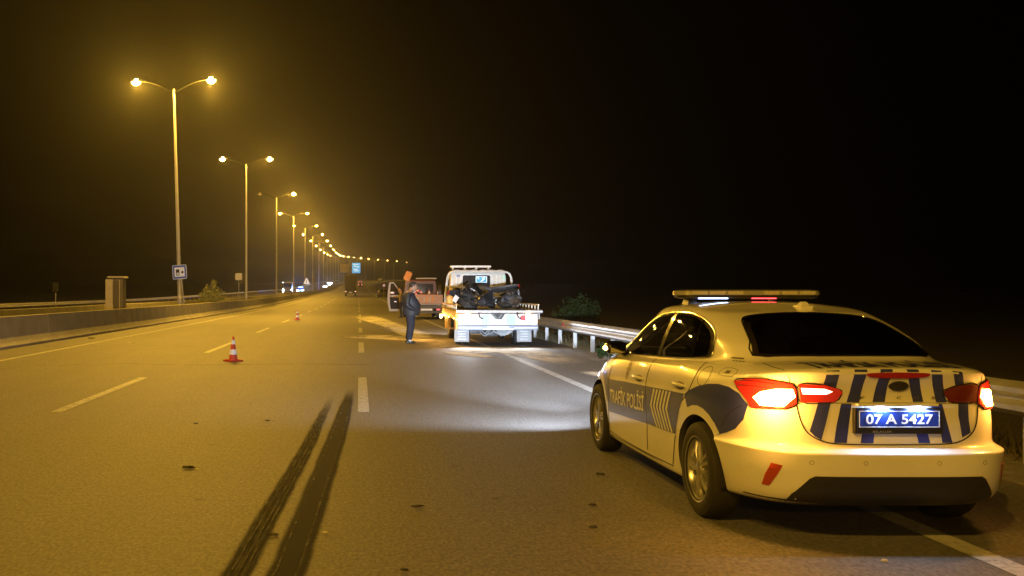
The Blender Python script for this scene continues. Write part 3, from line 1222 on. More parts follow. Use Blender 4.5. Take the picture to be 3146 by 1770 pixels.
# glass
M_BLACKGLOSS = mat("gloss_black", (0.01, 0.01, 0.01), 0.12, coat=0.5)
for v in ('left', 'right'):
    w = decal("side_window", SIDE_WIN, v, M_SIDEGLASS, CAR, 0.004, sm=3, grid=0.03)
    seam("window_trim", SIDE_WIN, v, M_CHROME, w, r=0.0055, off=0.006, sm=4, closed=True)
    seam("quarter_bar", [(1.42, 1.345), (1.36, 1.20), (1.32, 1.075)], v, M_BLACKGLOSS, w, r=0.008, off=0.006)
    decal("pillar_cover", [(2.06, 1.395), (1.98, 1.395), (2.02, 1.035), (2.10, 1.03)], v, M_BLACKGLOSS, w, 0.0065, grid=0.05)
rwin = decal("rear_window", RW, 'rear', M_REARGLASS, CAR, 0.004, grid=0.02)
seam("window_seal", RW, 'rear', M_BLACKGLOSS, rwin, r=0.007, off=0.003, sm=2, closed=True)
decal("windscreen", WS, 'front', M_SIDEGLASS, CAR, 0.004, sm=3, grid=0.03)

# cabin seen through the glass
M_SEAT = mat("seat_cloth", (0.06, 0.058, 0.055), 0.85, vary=0.15, vscale=20)
for x in (-0.36, 0.36):
    st_ = build(MB().box(x - 0.25, x + 0.25, 2.15, 2.65, 0.47, 0.66), "front_seat", M_SEAT, CAR, bevel=0.05)
    build(MB().loft([[(x - 0.25, 2.05, 0.60), (x + 0.25, 2.05, 0.60), (x + 0.25, 2.20, 0.62), (x - 0.25, 2.20, 0.62)], [(x - 0.21, 1.84, 1.17), (x + 0.21, 1.84, 1.17), (x + 0.21, 1.94, 1.18), (x - 0.21, 1.94, 1.18)]]), "backrest", M_SEAT, st_, bevel=0.03)
    build(MB().box(x - 0.13, x + 0.13, 1.80, 1.90, 1.20, 1.36), "headrest", M_SEAT, st_, bevel=0.03)
bs = build(MB().box(-0.64, 0.64, 1.20, 1.70, 0.47, 0.62), "rear_bench", M_SEAT, CAR, bevel=0.05)
build(MB().loft([[(-0.64, 1.05, 0.58), (0.64, 1.05, 0.58), (0.64, 1.20, 0.60), (-0.64, 1.20, 0.60)], [(-0.60, 0.88, 1.06), (0.60, 0.88, 1.06), (0.60, 0.98, 1.07), (-0.60, 0.98, 1.07)]]), "backrest", M_SEAT, bs, bevel=0.02)
for x in (-0.36, 0.36):
    build(MB().box(x - 0.12, x + 0.12, 0.90, 0.98, 1.075, 1.19), "headrest", M_SEAT, bs, bevel=0.025)
build(MB().box(-0.70, 0.70, 3.05, 3.40, 0.70, 0.95), "dashboard", M_SEAT, CAR, bevel=0.05)
sw_ = [(-0.36 + 0.18 * math.cos(a), 2.92 + 0.07 * math.sin(a), 0.93 + 0.165 * math.sin(a)) for a in [i * math.pi / 10 for i in range(20)]]
build(MB().tube(sw_, 0.015, 7, closed=True), "steering_wheel", M_BLACK, CAR, smooth=True)

# panel gaps
for v in ('left', 'right'):
    seam("door_gap", [(3.28, 0.95), (3.24, 0.75), (3.24, 0.45), (3.30, 0.27)], v, M_GAP, body, r=0.0035, off=0.0005)
    seam("door_gap", [(2.06, 1.01), (2.06, 0.79), (2.015, 0.50), (2.08, 0.27)], v, M_GAP, body, r=0.0035, off=0.0005)
    seam("door_gap", [(1.05, 1.06), (1.045, 0.96), (1.10, 0.85), (1.20, 0.77)], v, M_GAP, body, r=0.0035, off=0.0005)
    seam("door_gap", [(1.335, 0.50), (1.40, 0.37), (1.47, 0.26)], v, M_GAP, body, r=0.0035, off=0.0005)
    seam("door_gap", [(3.30, 0.245), (2.3, 0.235), (1.46, 0.25)], v, M_GAP, body, r=0.0035, off=0.0005)
    decal("sill_trim", [(3.27, 0.225), (1.32, 0.235), (1.32, 0.19), (3.27, 0.187)], v, M_DARKBODY, body, 0.003, grid=0.06)
    seam("bumper_seam", [(0.40, 0.832), (0.50, 0.78), (0.60, 0.66)], v, M_GAP, body, r=0.003, off=0.0005)
seam("fuel_flap", [(0.915 + 0.085 * math.cos(a), 0.975 + 0.065 * math.sin(a)) for a in [i * math.pi / 8 for i in range(16)]], 'left', M_GAP, body, r=0.002, off=0.0, sm=2, closed=True)
LID = [(-0.558, 0.873), (-0.54, 0.775), (-0.505, 0.702), (-0.425, 0.652), (-0.31, 0.634), (0, 0.630),
       (0.31, 0.634), (0.425, 0.652), (0.505, 0.702), (0.54, 0.775), (0.558, 0.873)]
seam("lid_gap", LID, 'rear', M_GAP, body, r=0.004, off=0.0005, sm=4)
for s in (-1, 1):
    seam("lid_gap", [(s * 0.585, 0.985), (s * 0.592, 1.02), (s * 0.597, 1.045)], 'rear', M_GAP, body, r=0.0025, off=0.0)
    seam("lid_gap", [(s * 0.60, 0.22), (s * 0.615, 0.35), (s * 0.605, 0.52)], 'top', M_GAP, body, r=0.0025, off=0.0)
seam("lid_crease", [(-0.56, 0.872), (-0.3, 0.882), (0, 0.884), (0.3, 0.882), (0.56, 0.872)], 'rear', M_GAP, body, r=0.002, off=0.0, sm=3)

# blue and white livery: side band, arch panels, rear stripes
BAND = [(3.235, 0.742), (2.60, 0.772), (2.07, 0.792), (1.55, 0.812), (1.17, 0.825), (1.20, 0.770), (1.25, 0.700), (1.29, 0.607), (1.325, 0.510),
        (1.66, 0.500), (2.01, 0.492), (2.52, 0.470), (3.235, 0.440)]
for v in ('left', 'right'):
    decal("side_band", BAND, v, M_NAVY, body, 0.0022)
arc = [(AX_R + 0.425 * math.cos(a), 0.335 + 0.435 * math.sin(a)) for a in [R(55 + i * 12) for i in range(8)]]
RBLUE = [(1.165, 0.822), (1.10, 0.853), (0.971, 0.897), (0.817, 0.930), (0.676, 0.943), (0.547, 0.936), (0.446, 0.906), (0.362, 0.841), (0.385, 0.744), (0.45, 0.676),
         (0.53, 0.642), (0.655, 0.600)] + list(reversed(arc[1:]))
for v in ('left', 'right'):
    decal("arch_panel", RBLUE, v, M_NAVY, body, 0.0022)
FBLUE = [(3.262, 0.52), (3.262, 0.742), (3.40, 0.80), (3.60, 0.80), (3.75, 0.78), (3.64, 0.765), (3.50, 0.735), (3.38, 0.66), (3.30, 0.56)]
for v in ('left', 'right'):
    decal("arch_panel", FBLUE, v, M_NAVY, body, 0.0022)
M_FILMWHITE = mat("white_film", (0.80, 0.80, 0.78), 0.4)
for k in range(6):
    t0 = k / 6
    def cpt(t, a, b):
        return (a[0] + (b[0] - a[0]) * t, a[1] + (b[1] - a[1]) * t)
    dw = 0.5 / 6
    L = [cpt(t0, (1.846, 0.792), (1.40, 0.810)), cpt(t0, (1.914, 0.655), (1.466, 0.675)), cpt(t0, (1.765, 0.502), (1.345, 0.514))]
    Rr = [cpt(t0 + dw, (1.846, 0.792), (1.40, 0.810)), cpt(t0 + dw, (1.914, 0.655), (1.466, 0.675)), cpt(t0 + dw, (1.765, 0.502), (1.345, 0.514))]
    decal("chevron", L + Rr[::-1], 'left', M_FILMWHITE, body, 0.0045, grid=0.05)


def lettering(name, s, view, m, parent, w, h, cu, cv, flipu=False, tilt=0.0, off=0.005, bold=0.0, grid=0.05, swap=False):
    """text laid on the body; w, h = size of the whole line"""
    me = text_mesh(s, 1.0, bold)
    xs = [v.co.x for v in me.vertices]
    ys = [v.co.y for v in me.vertices]
    x0, x1, y0, y1 = min(xs), max(xs), min(ys), max(ys)
    for v in me.vertices:
        a = (v.co.x - (x0 + x1) / 2) / (x1 - x0) * w
        b = (v.co.y - (y0 + y1) / 2) / (y1 - y0) * h + a * tilt
        v.co = (cu + (-a if flipu else a), cv + b, 0)
    return link(name, project(me, view, off, grid), m, parent)


lettering("lettering", "TRAFİK POLİSİ", 'left', M_FILMWHITE, body, 1.06, 0.165, 2.62, 0.640, True, 0.045, bold=0.018)
M_NAVYTEXT = mat("navy_text", (0.02, 0.025, 0.12), 0.5)
lettering("lettering", "TRAFİK POLİSİ", 'top', M_NAVYTEXT, body, 0.90, 0.36, -0.015, 0.29, bold=0.022)
# six-pointed badge on the front door
badge = []
for i in range(16):
    a = math.pi * i / 8 + math.pi / 2
    r = 0.085 if i % 2 == 0 else 0.045
    badge.append((2.63 + r * 0.75 * math.cos(a), 0.885 + r * math.sin(a)))
M_BADGE = mat("badge_print", (0.16, 0.12, 0.06), 0.5)
decal("badge", badge, 'left', M_BADGE, body, 0.003)
decal("badge_tail", [(2.655, 0.83), (2.615, 0.83), (2.635, 0.785)], 'left', M_BADGE, body, 0.003)
# stickers on the rear quarter
M_STICK = mat("sticker_print", (0.10, 0.085, 0.05), 0.6)
fr = [(0.735, 1.004), (0.565, 1.004), (0.57, 1.046), (0.725, 1.046)]
seam("sticker_frame", fr, 'left', M_STICK, body, r=0.002, off=0.001, sm=2, closed=True)
decal("sticker", [(0.675, 1.016), (0.62, 1.016), (0.62, 1.034), (0.675, 1.034)], 'left', M_STICK, body, 0.002)
for k in range(4):
    decal("sticker", [(0.80 - k * 0.03, 1.088), (0.78 - k * 0.03, 1.088), (0.782 - k * 0.03, 1.094), (0.80 - k * 0.03, 1.094)], 'left', M_STICK, body, 0.002)
decal("sticker", [(0.84, 1.102), (0.73, 1.102), (0.74, 1.112), (0.84, 1.112)], 'left', M_STICK, body, 0.002)

ST = {
    1: [(-0.403, 1.080), (-0.414, 1.011), (-0.441, 0.880), (-0.492, 0.710), (-0.464, 0.679), (-0.427, 0.657), (-0.369, 0.880), (-0.342, 0.989), (-0.332, 1.084)],
    2: [(-0.244, 1.088), (-0.26, 0.954), (-0.277, 0.888), (-0.20, 0.888), (-0.182, 1.013), (-0.168, 1.088)],
    3: [(-0.308, 0.878), (-0.339, 0.747), (-0.354, 0.642), (-0.278, 0.641), (-0.266, 0.748), (-0.246, 0.878)],
    4: [(-0.088, 1.090), (-0.105, 0.99), (-0.12, 0.890), (-0.045, 0.890), (-0.035, 1.0), (-0.014, 1.090)],
    5: [(-0.165, 0.878), (-0.183, 0.72), (-0.196, 0.640), (-0.118, 0.640), (-0.109, 0.72), (-0.09, 0.878)],
    6: [(0.068, 1.090), (0.085, 1.031), (0.127, 0.890), (0.19, 0.890), (0.151, 1.031), (0.141, 1.088)],
    7: [(0.10, 0.878), (0.14, 0.714), (0.157, 0.640), (0.229, 0.640), (0.209, 0.714), (0.17, 0.878)],
    8: [(0.216, 1.086), (0.226, 1.031), (0.269, 0.888), (0.334, 0.887), (0.295, 1.025), (0.281, 1.082)],
    9: [(0.225, 0.878), (0.281, 0.805), (0.302, 0.642), (0.367, 0.642), (0.338, 0.747), (0.307, 0.878)],
    10: [(0.352, 1.080), (0.384, 0.983), (0.41, 0.878), (0.407, 0.804), (0.43, 0.672), (0.489, 0.700), (0.477, 0.779), (0.479, 0.876), (0.441, 0.993), (0.418, 1.073)],
}
for k, p in ST.items():
    decal("rear_stripe", p, 'rear', M_NAVY, body, 0.0022, grid=0.03)

# high brake lamp, emblem, model letters, plate
M_REDLENS = mat("red_lens", (0.35, 0.012, 0.012), 0.12, coat=1.0)
M_REDDIM = mat("red_lens_lit", (0.5, 0.02, 0.02), 0.15, coat=1.0, emit=(1.0, 0.05, 0.02), estr=0.14)
BR = [(-0.19, 1.060), (-0.165, 1.069), (0.0, 1.073), (0.165, 1.069), (0.19, 1.060), (0.155, 1.043), (0, 1.037), (-0.155, 1.043)]
decal("brake_lamp", [(x + 0.015, z) for x, z in BR], 'rear', M_REDLENS, CAR, 0.003, 0.008, sm=3, grid=0.03)
M_EMBLEM = mat("emblem_dark", (0.03, 0.03, 0.04), 0.25, coat=0.5)
em = decal("emblem", [(0.028 + 0.060 * math.cos(i * math.pi / 12), 0.990 + 0.030 * math.sin(i * math.pi / 12)) for i in range(24)], 'rear', M_EMBLEM, CAR, 0.003, 0.006, grid=0.03)
seam("emblem_ring", [(0.028 + 0.060 * math.cos(i * math.pi / 12), 0.990 + 0.030 * math.sin(i * math.pi / 12)) for i in range(24)], 'rear', M_CHROME, em, r=0.003, off=0.008, sm=0, closed=True)
for ch, x in zip("FOCUS", (-0.185, -0.068, 0.039, 0.146, 0.25)):
    lettering("letter", ch, 'rear', M_CHROME, body, 0.028, 0.017, x, 0.916, off=0.005, bold=0.01)

PY = 0.062
PX = 0.022
pf = build(MB().box(PX - 0.266, PX + 0.266, PY, PY + 0.035, 0.700, 0.856), "plate_holder", M_DARKBODY, CAR, bevel=0.004)
M_PLATE = mat("plate_blue", (0.02, 0.05, 0.34), 0.35)
build(MB().box(PX - 0.252, PX + 0.252, PY - 0.004, PY - 0.001, 0.735, 0.846), "plate", M_PLATE, pf)
M_PLATEW = mat("plate_white", (0.85, 0.86, 0.88), 0.4)
bd = MB()
for a in ((-0.243, 0.243, 0.836, 0.840), (-0.243, 0.243, 0.741, 0.745), (-0.243, -0.239, 0.745, 0.836), (0.239, 0.243, 0.745, 0.836)):
    bd.box(PX + a[0], PX + a[1], PY - 0.0065, PY - 0.0042, a[2], a[3])
build(bd, "plate_border", M_PLATEW, pf)


def flat_text(name, s, m, parent, x, y, z, w, h, bold=0.0, ry=0.0, depth=0.002):
    """upright text facing -Y, centred at (x, y, z)"""
    me = text_mesh(s, 1.0, bold, extrude=0.0)
    xs = [v.co.x for v in me.vertices]
    ys = [v.co.y for v in me.vertices]
    x0, x1, y0, y1 = min(xs), max(xs), min(ys), max(ys)
    for v in me.vertices:
        a = (v.co.x - (x0 + x1) / 2) / (x1 - x0) * w
        b = (v.co.y - (y0 + y1) / 2) / (y1 - y0) * h
        v.co = (x + a, y, z + b)
    return link(name, me, m, parent)


flat_text("plate_number", "07 A 5427", M_PLATEW, pf, PX, PY - 0.0068, 0.790, 0.405, 0.060, bold=0.02)
flat_text("holder_text", "BİLALLER", mat("grey_print", (0.35, 0.35, 0.37), 0.5), pf, PX - 0.10, PY - 0.0015, 0.716, 0.115, 0.016, bold=0.01)
# plate lamps under the lid lip
lip = build(MB().box(PX - 0.245, PX + 0.245, 0.066, 0.10, 0.866, 0.883), "plate_garnish", M_FILMWHITE, CAR, bevel=0.004)
M_PLAMP = mat("plate_lamp_lens", (0.8, 0.85, 1), 0.3, emit=(0.75, 0.86, 1.0), estr=14, sample=False)
for x in (-0.11, 0.11):
    build(MB().box(PX + x - 0.03, PX + x + 0.03, 0.068, 0.085, 0.861, 0.8655), "plate_lamp", M_PLAMP, CAR)
    light("plate_light", 'AREA', (PX + x, 0.050, 0.862), 2.4, (0.55, 0.72, 1.0), CAR, (0.10, 0.03), rot=(R(14), 0, 0))

# tail lamps
def c2(pts, view):
    return [((x - y) * q, z) if view == 'cornerL' else ((x + y) * q, z) for x, y, z in pts]


M_AMBER = mat("amber_lit", (1, 0.6, 0.2), 0.3, emit=(1.0, 0.50, 0.10), estr=42, sample=True)
M_TAILW = mat("tail_bar_lit", (1, 0.8, 0.7), 0.3, emit=(1.0, 0.55, 0.38), estr=7, sample=True)
M_LENSOFF = mat("tail_lens_dark", (0.16, 0.018, 0.012), 0.12, coat=1.0)
LO = [(-0.792, 0.515, 0.977), (-0.75, 0.41, 1.003), (-0.692, 0.285, 1.010), (-0.623, 0.196, 1.001), (-0.576, 0.159, 0.992), (-0.556, 0.150, 0.964),
      (-0.553, 0.150, 0.873), (-0.611, 0.176, 0.838), (-0.688, 0.243, 0.833), (-0.753, 0.336, 0.830), (-0.768, 0.372, 0.874)]
LL = [(-0.739, 0.328, 0.892), (-0.711, 0.291, 0.930), (-0.647, 0.214, 0.958), (-0.573, 0.157, 0.962), (-0.562, 0.153, 0.915), (-0.618, 0.182, 0.850), (-0.716, 0.28, 0.846)]
LI = [(-0.546, 0.993), (-0.414, 0.994), (-0.332, 0.970), (-0.306, 0.948), (-0.348, 0.890), (-0.535, 0.884)]
LIB = [(-0.535, 0.972), (-0.412, 0.971), (-0.365, 0.955), (-0.40, 0.938), (-0.525, 0.935)]
uvL = c2(LO, 'cornerL')
lampL = decal("tail_lamp", uvL, 'cornerL', M_REDDIM, CAR, 0.004, 0.010, grid=0.025)
decal("indicator", c2(LL, 'cornerL'), 'cornerL', M_AMBER, lampL, 0.0165, grid=0.03)
lampL2 = decal("tail_lamp", LI, 'rear', M_REDDIM, CAR, 0.004, 0.008, grid=0.03)
decal("light_bar", LIB, 'rear', M_TAILW, lampL2, 0.0135, grid=0.04)
lampR = decal("tail_lamp", mirror2(uvL), 'cornerR', M_REDDIM, CAR, 0.004, 0.010, grid=0.025)
decal("indicator", mirror2(c2(LL, 'cornerL')), 'cornerR', M_AMBER, lampR, 0.0165, grid=0.03)
decal("tail_lamp", mirror2(LI), 'rear', M_LENSOFF, CAR, 0.004, 0.008, grid=0.03)
for lo_, vw in ((uvL, 'cornerL'), (mirror2(uvL), 'cornerR')):
    seam("lamp_gap", lo_, vw, M_GAP, body, r=0.0045, off=0.002, sm=3, closed=True)
for lo_ in (LI, mirror2(LI)):
    seam("lamp_gap", lo_, 'rear', M_GAP, body, r=0.0035, off=0.002, sm=3, closed=True)
for z in (0.955, 0.985):
    seam("lens_rib", [(-0.87, z), (-0.75, z + 0.004), (-0.62, z)], 'cornerL', M_LENSOFF, lampL, r=0.003, off=0.0145)
    seam("lens_rib", [(0.87, z), (0.75, z + 0.004), (0.62, z)], 'cornerR', M_LENSOFF, lampR, r=0.003, off=0.0145)
light("hazard_light", 'POINT', (-0.76, 0.12, 0.90), 26.0, (1.0, 0.42, 0.06), CAR, 0.04)
light("hazard_light", 'POINT', (0.80, 0.19, 0.90), 14.0, (1.0, 0.42, 0.06), CAR, 0.04)

# bumper: dark diffuser, reflectors, sensors
DIF = [(-0.64, 0.205), (-0.61, 0.33), (-0.53, 0.435), (-0.50, 0.452), (0.50, 0.452), (0.53, 0.435), (0.61, 0.33), (0.64, 0.205)]
decal("diffuser", DIF, 'rear', M_DARKBODY, CAR, 0.004, grid=0.04)
decal("under_tray", [(-0.80, 0.205), (-0.78, 0.285), (-0.62, 0.29), (-0.60, 0.205)], 'rear', M_DARKBODY, CAR, 0.003, grid=0.04)
decal("under_tray", [(0.80, 0.205), (0.78, 0.285), (0.62, 0.29), (0.60, 0.205)], 'rear', M_DARKBODY, CAR, 0.003, grid=0.04)
RFL = [(-0.712, 0.512), (-0.664, 0.505), (-0.690, 0.43), (-0.711, 0.366), (-0.738, 0.366), (-0.732, 0.44)]
M_REFL = mat("bumper_reflector", (0.42, 0.05, 0.015), 0.2, coat=1.0)
decal("reflector", RFL, 'rear', M_REFL, CAR, 0.003, 0.004, grid=0.04)
decal("reflector", mirror2(RFL), 'rear', M_REFL, CAR, 0.003, 0.004, grid=0.04)
for x in (-0.52, -0.21, 0.23, 0.52):
    seam("parking_sensor", [(x + 0.012 * math.cos(a), 0.533 + 0.012 * math.sin(a)) for a in [i * math.pi / 6 for i in range(12)]], 'rear', M_GAP, body, r=0.0012, off=0.0, sm=0, closed=True)

# door handles
for v, s in (('left', -1), ('right', 1)):
    for y, z in ((2.27, 0.842), (1.275, 0.880)):
        h0 = hit(y, z, v, 0.0)
        hb = MB()
        pts = []
        for t in range(7):
            a = t / 6
            pts.append((h0.x + s * (0.006 + 0.026 * math.sin(a * math.pi) ** 0.5), y + 0.115 - 0.23 * a, z + 0.006 * math.sin(a * math.pi)))
        hb.tube(pts, [0.009, 0.013, 0.014, 0.014, 0.014, 0.013, 0.009], 8)
        hd = build(hb, "door_handle", M_WHITE, CAR, smooth=True)
        decal("handle_cup", [(y + 0.10 * math.cos(i * math.pi / 8), z - 0.006 + 0.030 * math.sin(i * math.pi / 8)) for i in range(16)], v, mat("handle_cup", (0.22, 0.2, 0.16), 0.5), hd, 0.001)

# door mirrors
for s in (-1, 1):
    rings = []
    for t, sc in ((0, 0.55), (0.15, 0.9), (0.5, 1.0), (0.85, 0.92), (1.0, 0.5)):
        x = s * (0.815 + 0.185 * t)
        ring = []
        for i in range(12):
            a = 2 * math.pi * i / 12
            ring.append((x, 2.98 + 0.02 * t + 0.075 * sc * math.cos(a) - 0.03 * t, 1.055 + 0.062 * sc * math.sin(a)))
        rings.append(ring)
    mh = build(MB().loft(rings), "door_mirror", M_BLACKGLOSS, CAR, smooth=True, angle=50)
    build(MB().box(s * 0.83, s * 0.97, 2.888, 2.894, 1.012, 1.098), "mirror_glass", mat("mirror", (0.6, 0.6, 0.6), 0.03, metal=1.0), mh)
    build(MB().tube([(s * 0.78, 3.03, 0.985), (s * 0.86, 3.0, 1.02)], [0.03, 0.024], 8), "mirror_arm", M_BLACKGLOSS, mh, smooth=True)
    build(MB().ellipsoid((s * 0.998, 2.955, 1.050), 0.022, 0.036, 0.022), "indicator", M_AMBER, mh, smooth=True)
light("mirror_indicator_light", 'POINT', (-1.03, 2.945, 1.05), 0.7, (1.0, 0.45, 0.06), CAR, 0.02)

# roof light bar
BY, BZ0, BZ1 = 2.28, 1.512, 1.577
M_BARBASE = mat("light_bar_base", (0.03, 0.03, 0.03), 0.4)
M_BARLENS = mat("light_bar_lens", (0.34, 0.33, 0.33), 0.22, coat=0.8)


def bar_outline(hx, hy, n=8, r=0.11):
    pts = []
    for cx, cyy, a0 in ((hx - r, hy - r, 0), (-hx + r, hy - r, 90), (-hx + r, -hy + r, 180), (hx - r, -hy + r, 270)):
        for i in range(n + 1):
            a = R(a0 + 90 * i / n)
            pts.append((cx + r * math.cos(a), BY + cyy + r * math.sin(a)))
    return pts


o1, o2, o3, o4 = bar_outline(0.58, 0.14), bar_outline(0.595, 0.15), bar_outline(0.59, 0.145), bar_outline(0.55, 0.11)
bar = build(MB().loft([[(x, y, BZ0 - 0.012) for x, y in bar_outline(0.54, 0.11)], [(x, y, BZ0 + 0.002) for x, y in o1], [(x, y, BZ0 + 0.020) for x, y in o1]]), "light_bar", M_BARBASE, CAR, smooth=True)
build(MB().loft([[(x, y, BZ0 + 0.0205) for x, y in o2], [(x, y, BZ0 + 0.055) for x, y in o3], [(x, y, BZ1) for x, y in o4]]), "lens_cover", M_BARLENS, bar, smooth=True, angle=30)
M_MODULE = mat("led_module", (0.6, 0.57, 0.54), 0.25, coat=0.5, vary=0.15, vscale=60)
for k in range(7):
    x = -0.50 + k * 0.148
    if k == 3:
        continue
    build(MB().box(x, x + 0.125, BY - 0.153, BY - 0.149, BZ0 + 0.026, BZ0 + 0.054), "led_module", M_MODULE, bar)
M_BLUELED = mat("blue_led", (0.5, 0.6, 1.0), 0.3, emit=(0.45, 0.62, 1.0), estr=9)
M_REDLED = mat("red_led", (1.0, 0.2, 0.2), 0.3, emit=(1.0, 0.06, 0.08), estr=4)
build(MB().box(-0.44, -0.20, BY - 0.135, BY - 0.10, BZ0 - 0.0105, BZ0 - 0.003), "blue_lamp", M_BLUELED, bar)
build(MB().box(0.00, 0.20, BY - 0.135, BY - 0.10, BZ0 - 0.0105, BZ0 - 0.003), "red_lamp", M_REDLED, bar)
for x in (-0.47, 0.25):
    build(MB().loft([[(x - 0.04, BY - 0.08, 1.455), (x + 0.04, BY - 0.08, 1.455), (x + 0.04, BY + 0.08, 1.455), (x - 0.04, BY + 0.08, 1.455)],
                     [(x - 0.025, BY - 0.06, BZ0 - 0.005), (x + 0.025, BY - 0.06, BZ0 - 0.005), (x + 0.025, BY + 0.06, BZ0 - 0.005), (x - 0.025, BY + 0.06, BZ0 - 0.005)]]), "foot", M_BARBASE, bar)
# aerial pod on the roof's rear edge
pod = build(MB().box(0.11, 0.21, 1.53, 1.66, 1.415, 1.455).loft([[(0.125, 1.55, 1.454), (0.195, 1.55, 1.454), (0.195, 1.64, 1.454), (0.125, 1.64, 1.454)],
                                                              [(0.145, 1.57, 1.485), (0.18, 1.57, 1.485), (0.18, 1.62, 1.485), (0.145, 1.62, 1.485)]]), "roof_aerial", M_WHITE, CAR, bevel=0.008)

# nose: headlamps, grille (seen from other sides) and the low beams
for s in (-1, 1):
    p = [(s * 0.80, 0.70), (s * 0.74, 0.755), (s * 0.52, 0.735), (s * 0.50, 0.68), (s * 0.66, 0.65)]
    decal("headlamp", p, 'front', mat("headlamp_lens", (0.8, 0.85, 0.9), 0.1, emit=(0.85, 0.92, 1.0), estr=6, sample=False), CAR, 0.004, 0.006, grid=0.04)
decal("grille", [(-0.42, 0.70), (0.42, 0.70), (0.36, 0.50), (-0.36, 0.50)], 'front', M_DARKBODY, CAR, 0.004, grid=0.05)
for s in (-1, 1):
    light("low_beam", 'SPOT', (s * 0.64, 4.64, 0.66), 8500, (0.72, 0.83, 1.0), CAR, 0.05, rot=(R(96), 0, R(-1)), cone=52, blend=1.0)
    light("beam_spread", 'SPOT', (s * 0.66, 4.60, 0.66), 950, (0.72, 0.83, 1.0), CAR, 0.04, rot=(R(101), 0, R(24 if s < 0 else 0)), cone=140, blend=1.0)

# ================================================================== TOW TRUCK (flatbed recovery lorry)
TR = thing("tow_truck", "white flatbed recovery truck with open bed carrying wrecked motorcycles", "tow truck", (3.92, 26.8, 0))
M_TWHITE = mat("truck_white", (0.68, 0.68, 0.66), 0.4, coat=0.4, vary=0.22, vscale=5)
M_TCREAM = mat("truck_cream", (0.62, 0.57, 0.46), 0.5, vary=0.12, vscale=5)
M_TAMBERLIT = mat("truck_side_amber_lit", (0.62, 0.40, 0.10), 0.5, vary=0.15, vscale=6)  # white side paint with the amber lamplight put into the colour
M_DECK = mat("bed_steel", (0.20, 0.20, 0.20), 0.45, metal=0.5, vary=0.3, vscale=5)
M_ALU = mat("worn_aluminium", (0.55, 0.55, 0.55), 0.38, metal=0.7, vary=0.15, vscale=8)
M_CHASSIS = mat("chassis_grey", (0.16, 0.165, 0.17), 0.6, vary=0.25, vscale=9)
M_UNDER = mat("under_pale", (0.36, 0.37, 0.38), 0.6, vary=0.25, vscale=9)
M_REDL = mat("truck_red_lens", (0.55, 0.03, 0.04), 0.2, coat=0.6, emit=(1, 0.06, 0.08), estr=0.9)
M_CLEARL = mat("truck_clear_lens", (0.85, 0.85, 0.85), 0.2, coat=0.6, emit=(1, 0.85, 0.8), estr=2.2, sample=False)
M_AMBERM = mat("amber_marker", (1, 0.6, 0.2), 0.3, emit=(1.0, 0.52, 0.14), estr=22)

# chassis and running gear
for x in (-0.42, 0.42):
    build(MB().box(x - 0.05, x + 0.05, 0.25, 5.9, 0.52, 0.72), "chassis_rail", M_CHASSIS, TR, bevel=0.01)
build(MB().box(-0.95, 0.95, 0.35, 0.45, 0.55, 0.66).box(-0.95, 0.95, 2.3, 2.4, 0.72, 0.80), "cross_member", M_CHASSIS, TR, bevel=0.01)
ax = MB().tube([(-0.95, 1.5, 0.37), (-0.25, 1.5, 0.37), (-0.18, 1.5, 0.37), (0.18, 1.5, 0.37), (0.25, 1.5, 0.37), (0.95, 1.5, 0.37)], [0.06, 0.065, 0.15, 0.15, 0.065, 0.06], 14)
ax.ellipsoid((0, 1.36, 0.37), 0.15, 0.10, 0.15)
build(ax, "rear_axle", M_CHASSIS, TR, smooth=True)
TWM = wheel_meshes(0.375, 0.19, 0.215, 5)
for s in (-1, 1):
    for x in (0.74, 0.96):
        add_wheel(TR, s * x, 1.5, 0.375, s < 0, TWM, M_UNDER)
    add_wheel(TR, s * 0.84, 4.95, 0.375, s < 0, TWM, M_UNDER)
    # mud flap with moulded ribs and its guard
    fl = build(MB().box(s * 0.70, s * 1.13, 0.98, 0.995, 0.09, 0.50), "mud_flap", mat("mud_flap_grey", (0.42, 0.43, 0.44), 0.6, vary=0.2, vscale=7), TR, bevel=0.006)
    rb = MB()
    for k in range(4):
        rb.box(s * 0.80, s * 1.03, 0.968, 0.979, 0.16 + 0.075 * k, 0.185 + 0.075 * k)
    build(rb, "flap_rib", M_TWHITE, fl)
    gd = []
    for i in range(11):
        a = R(10 + 160 * i / 10)
        gd.append([(s * 0.64, 1.5 + 0.46 * math.cos(a), 0.40 + 0.46 * math.sin(a)), (s * 1.15, 1.5 + 0.46 * math.cos(a), 0.40 + 0.46 * math.sin(a)),
                   (s * 1.15, 1.5 + 0.475 * math.cos(a), 0.40 + 0.475 * math.sin(a)), (s * 0.64, 1.5 + 0.475 * math.cos(a), 0.40 + 0.475 * math.sin(a))])
    build(MB().loft(gd), "mudguard", M_BLACK, TR)
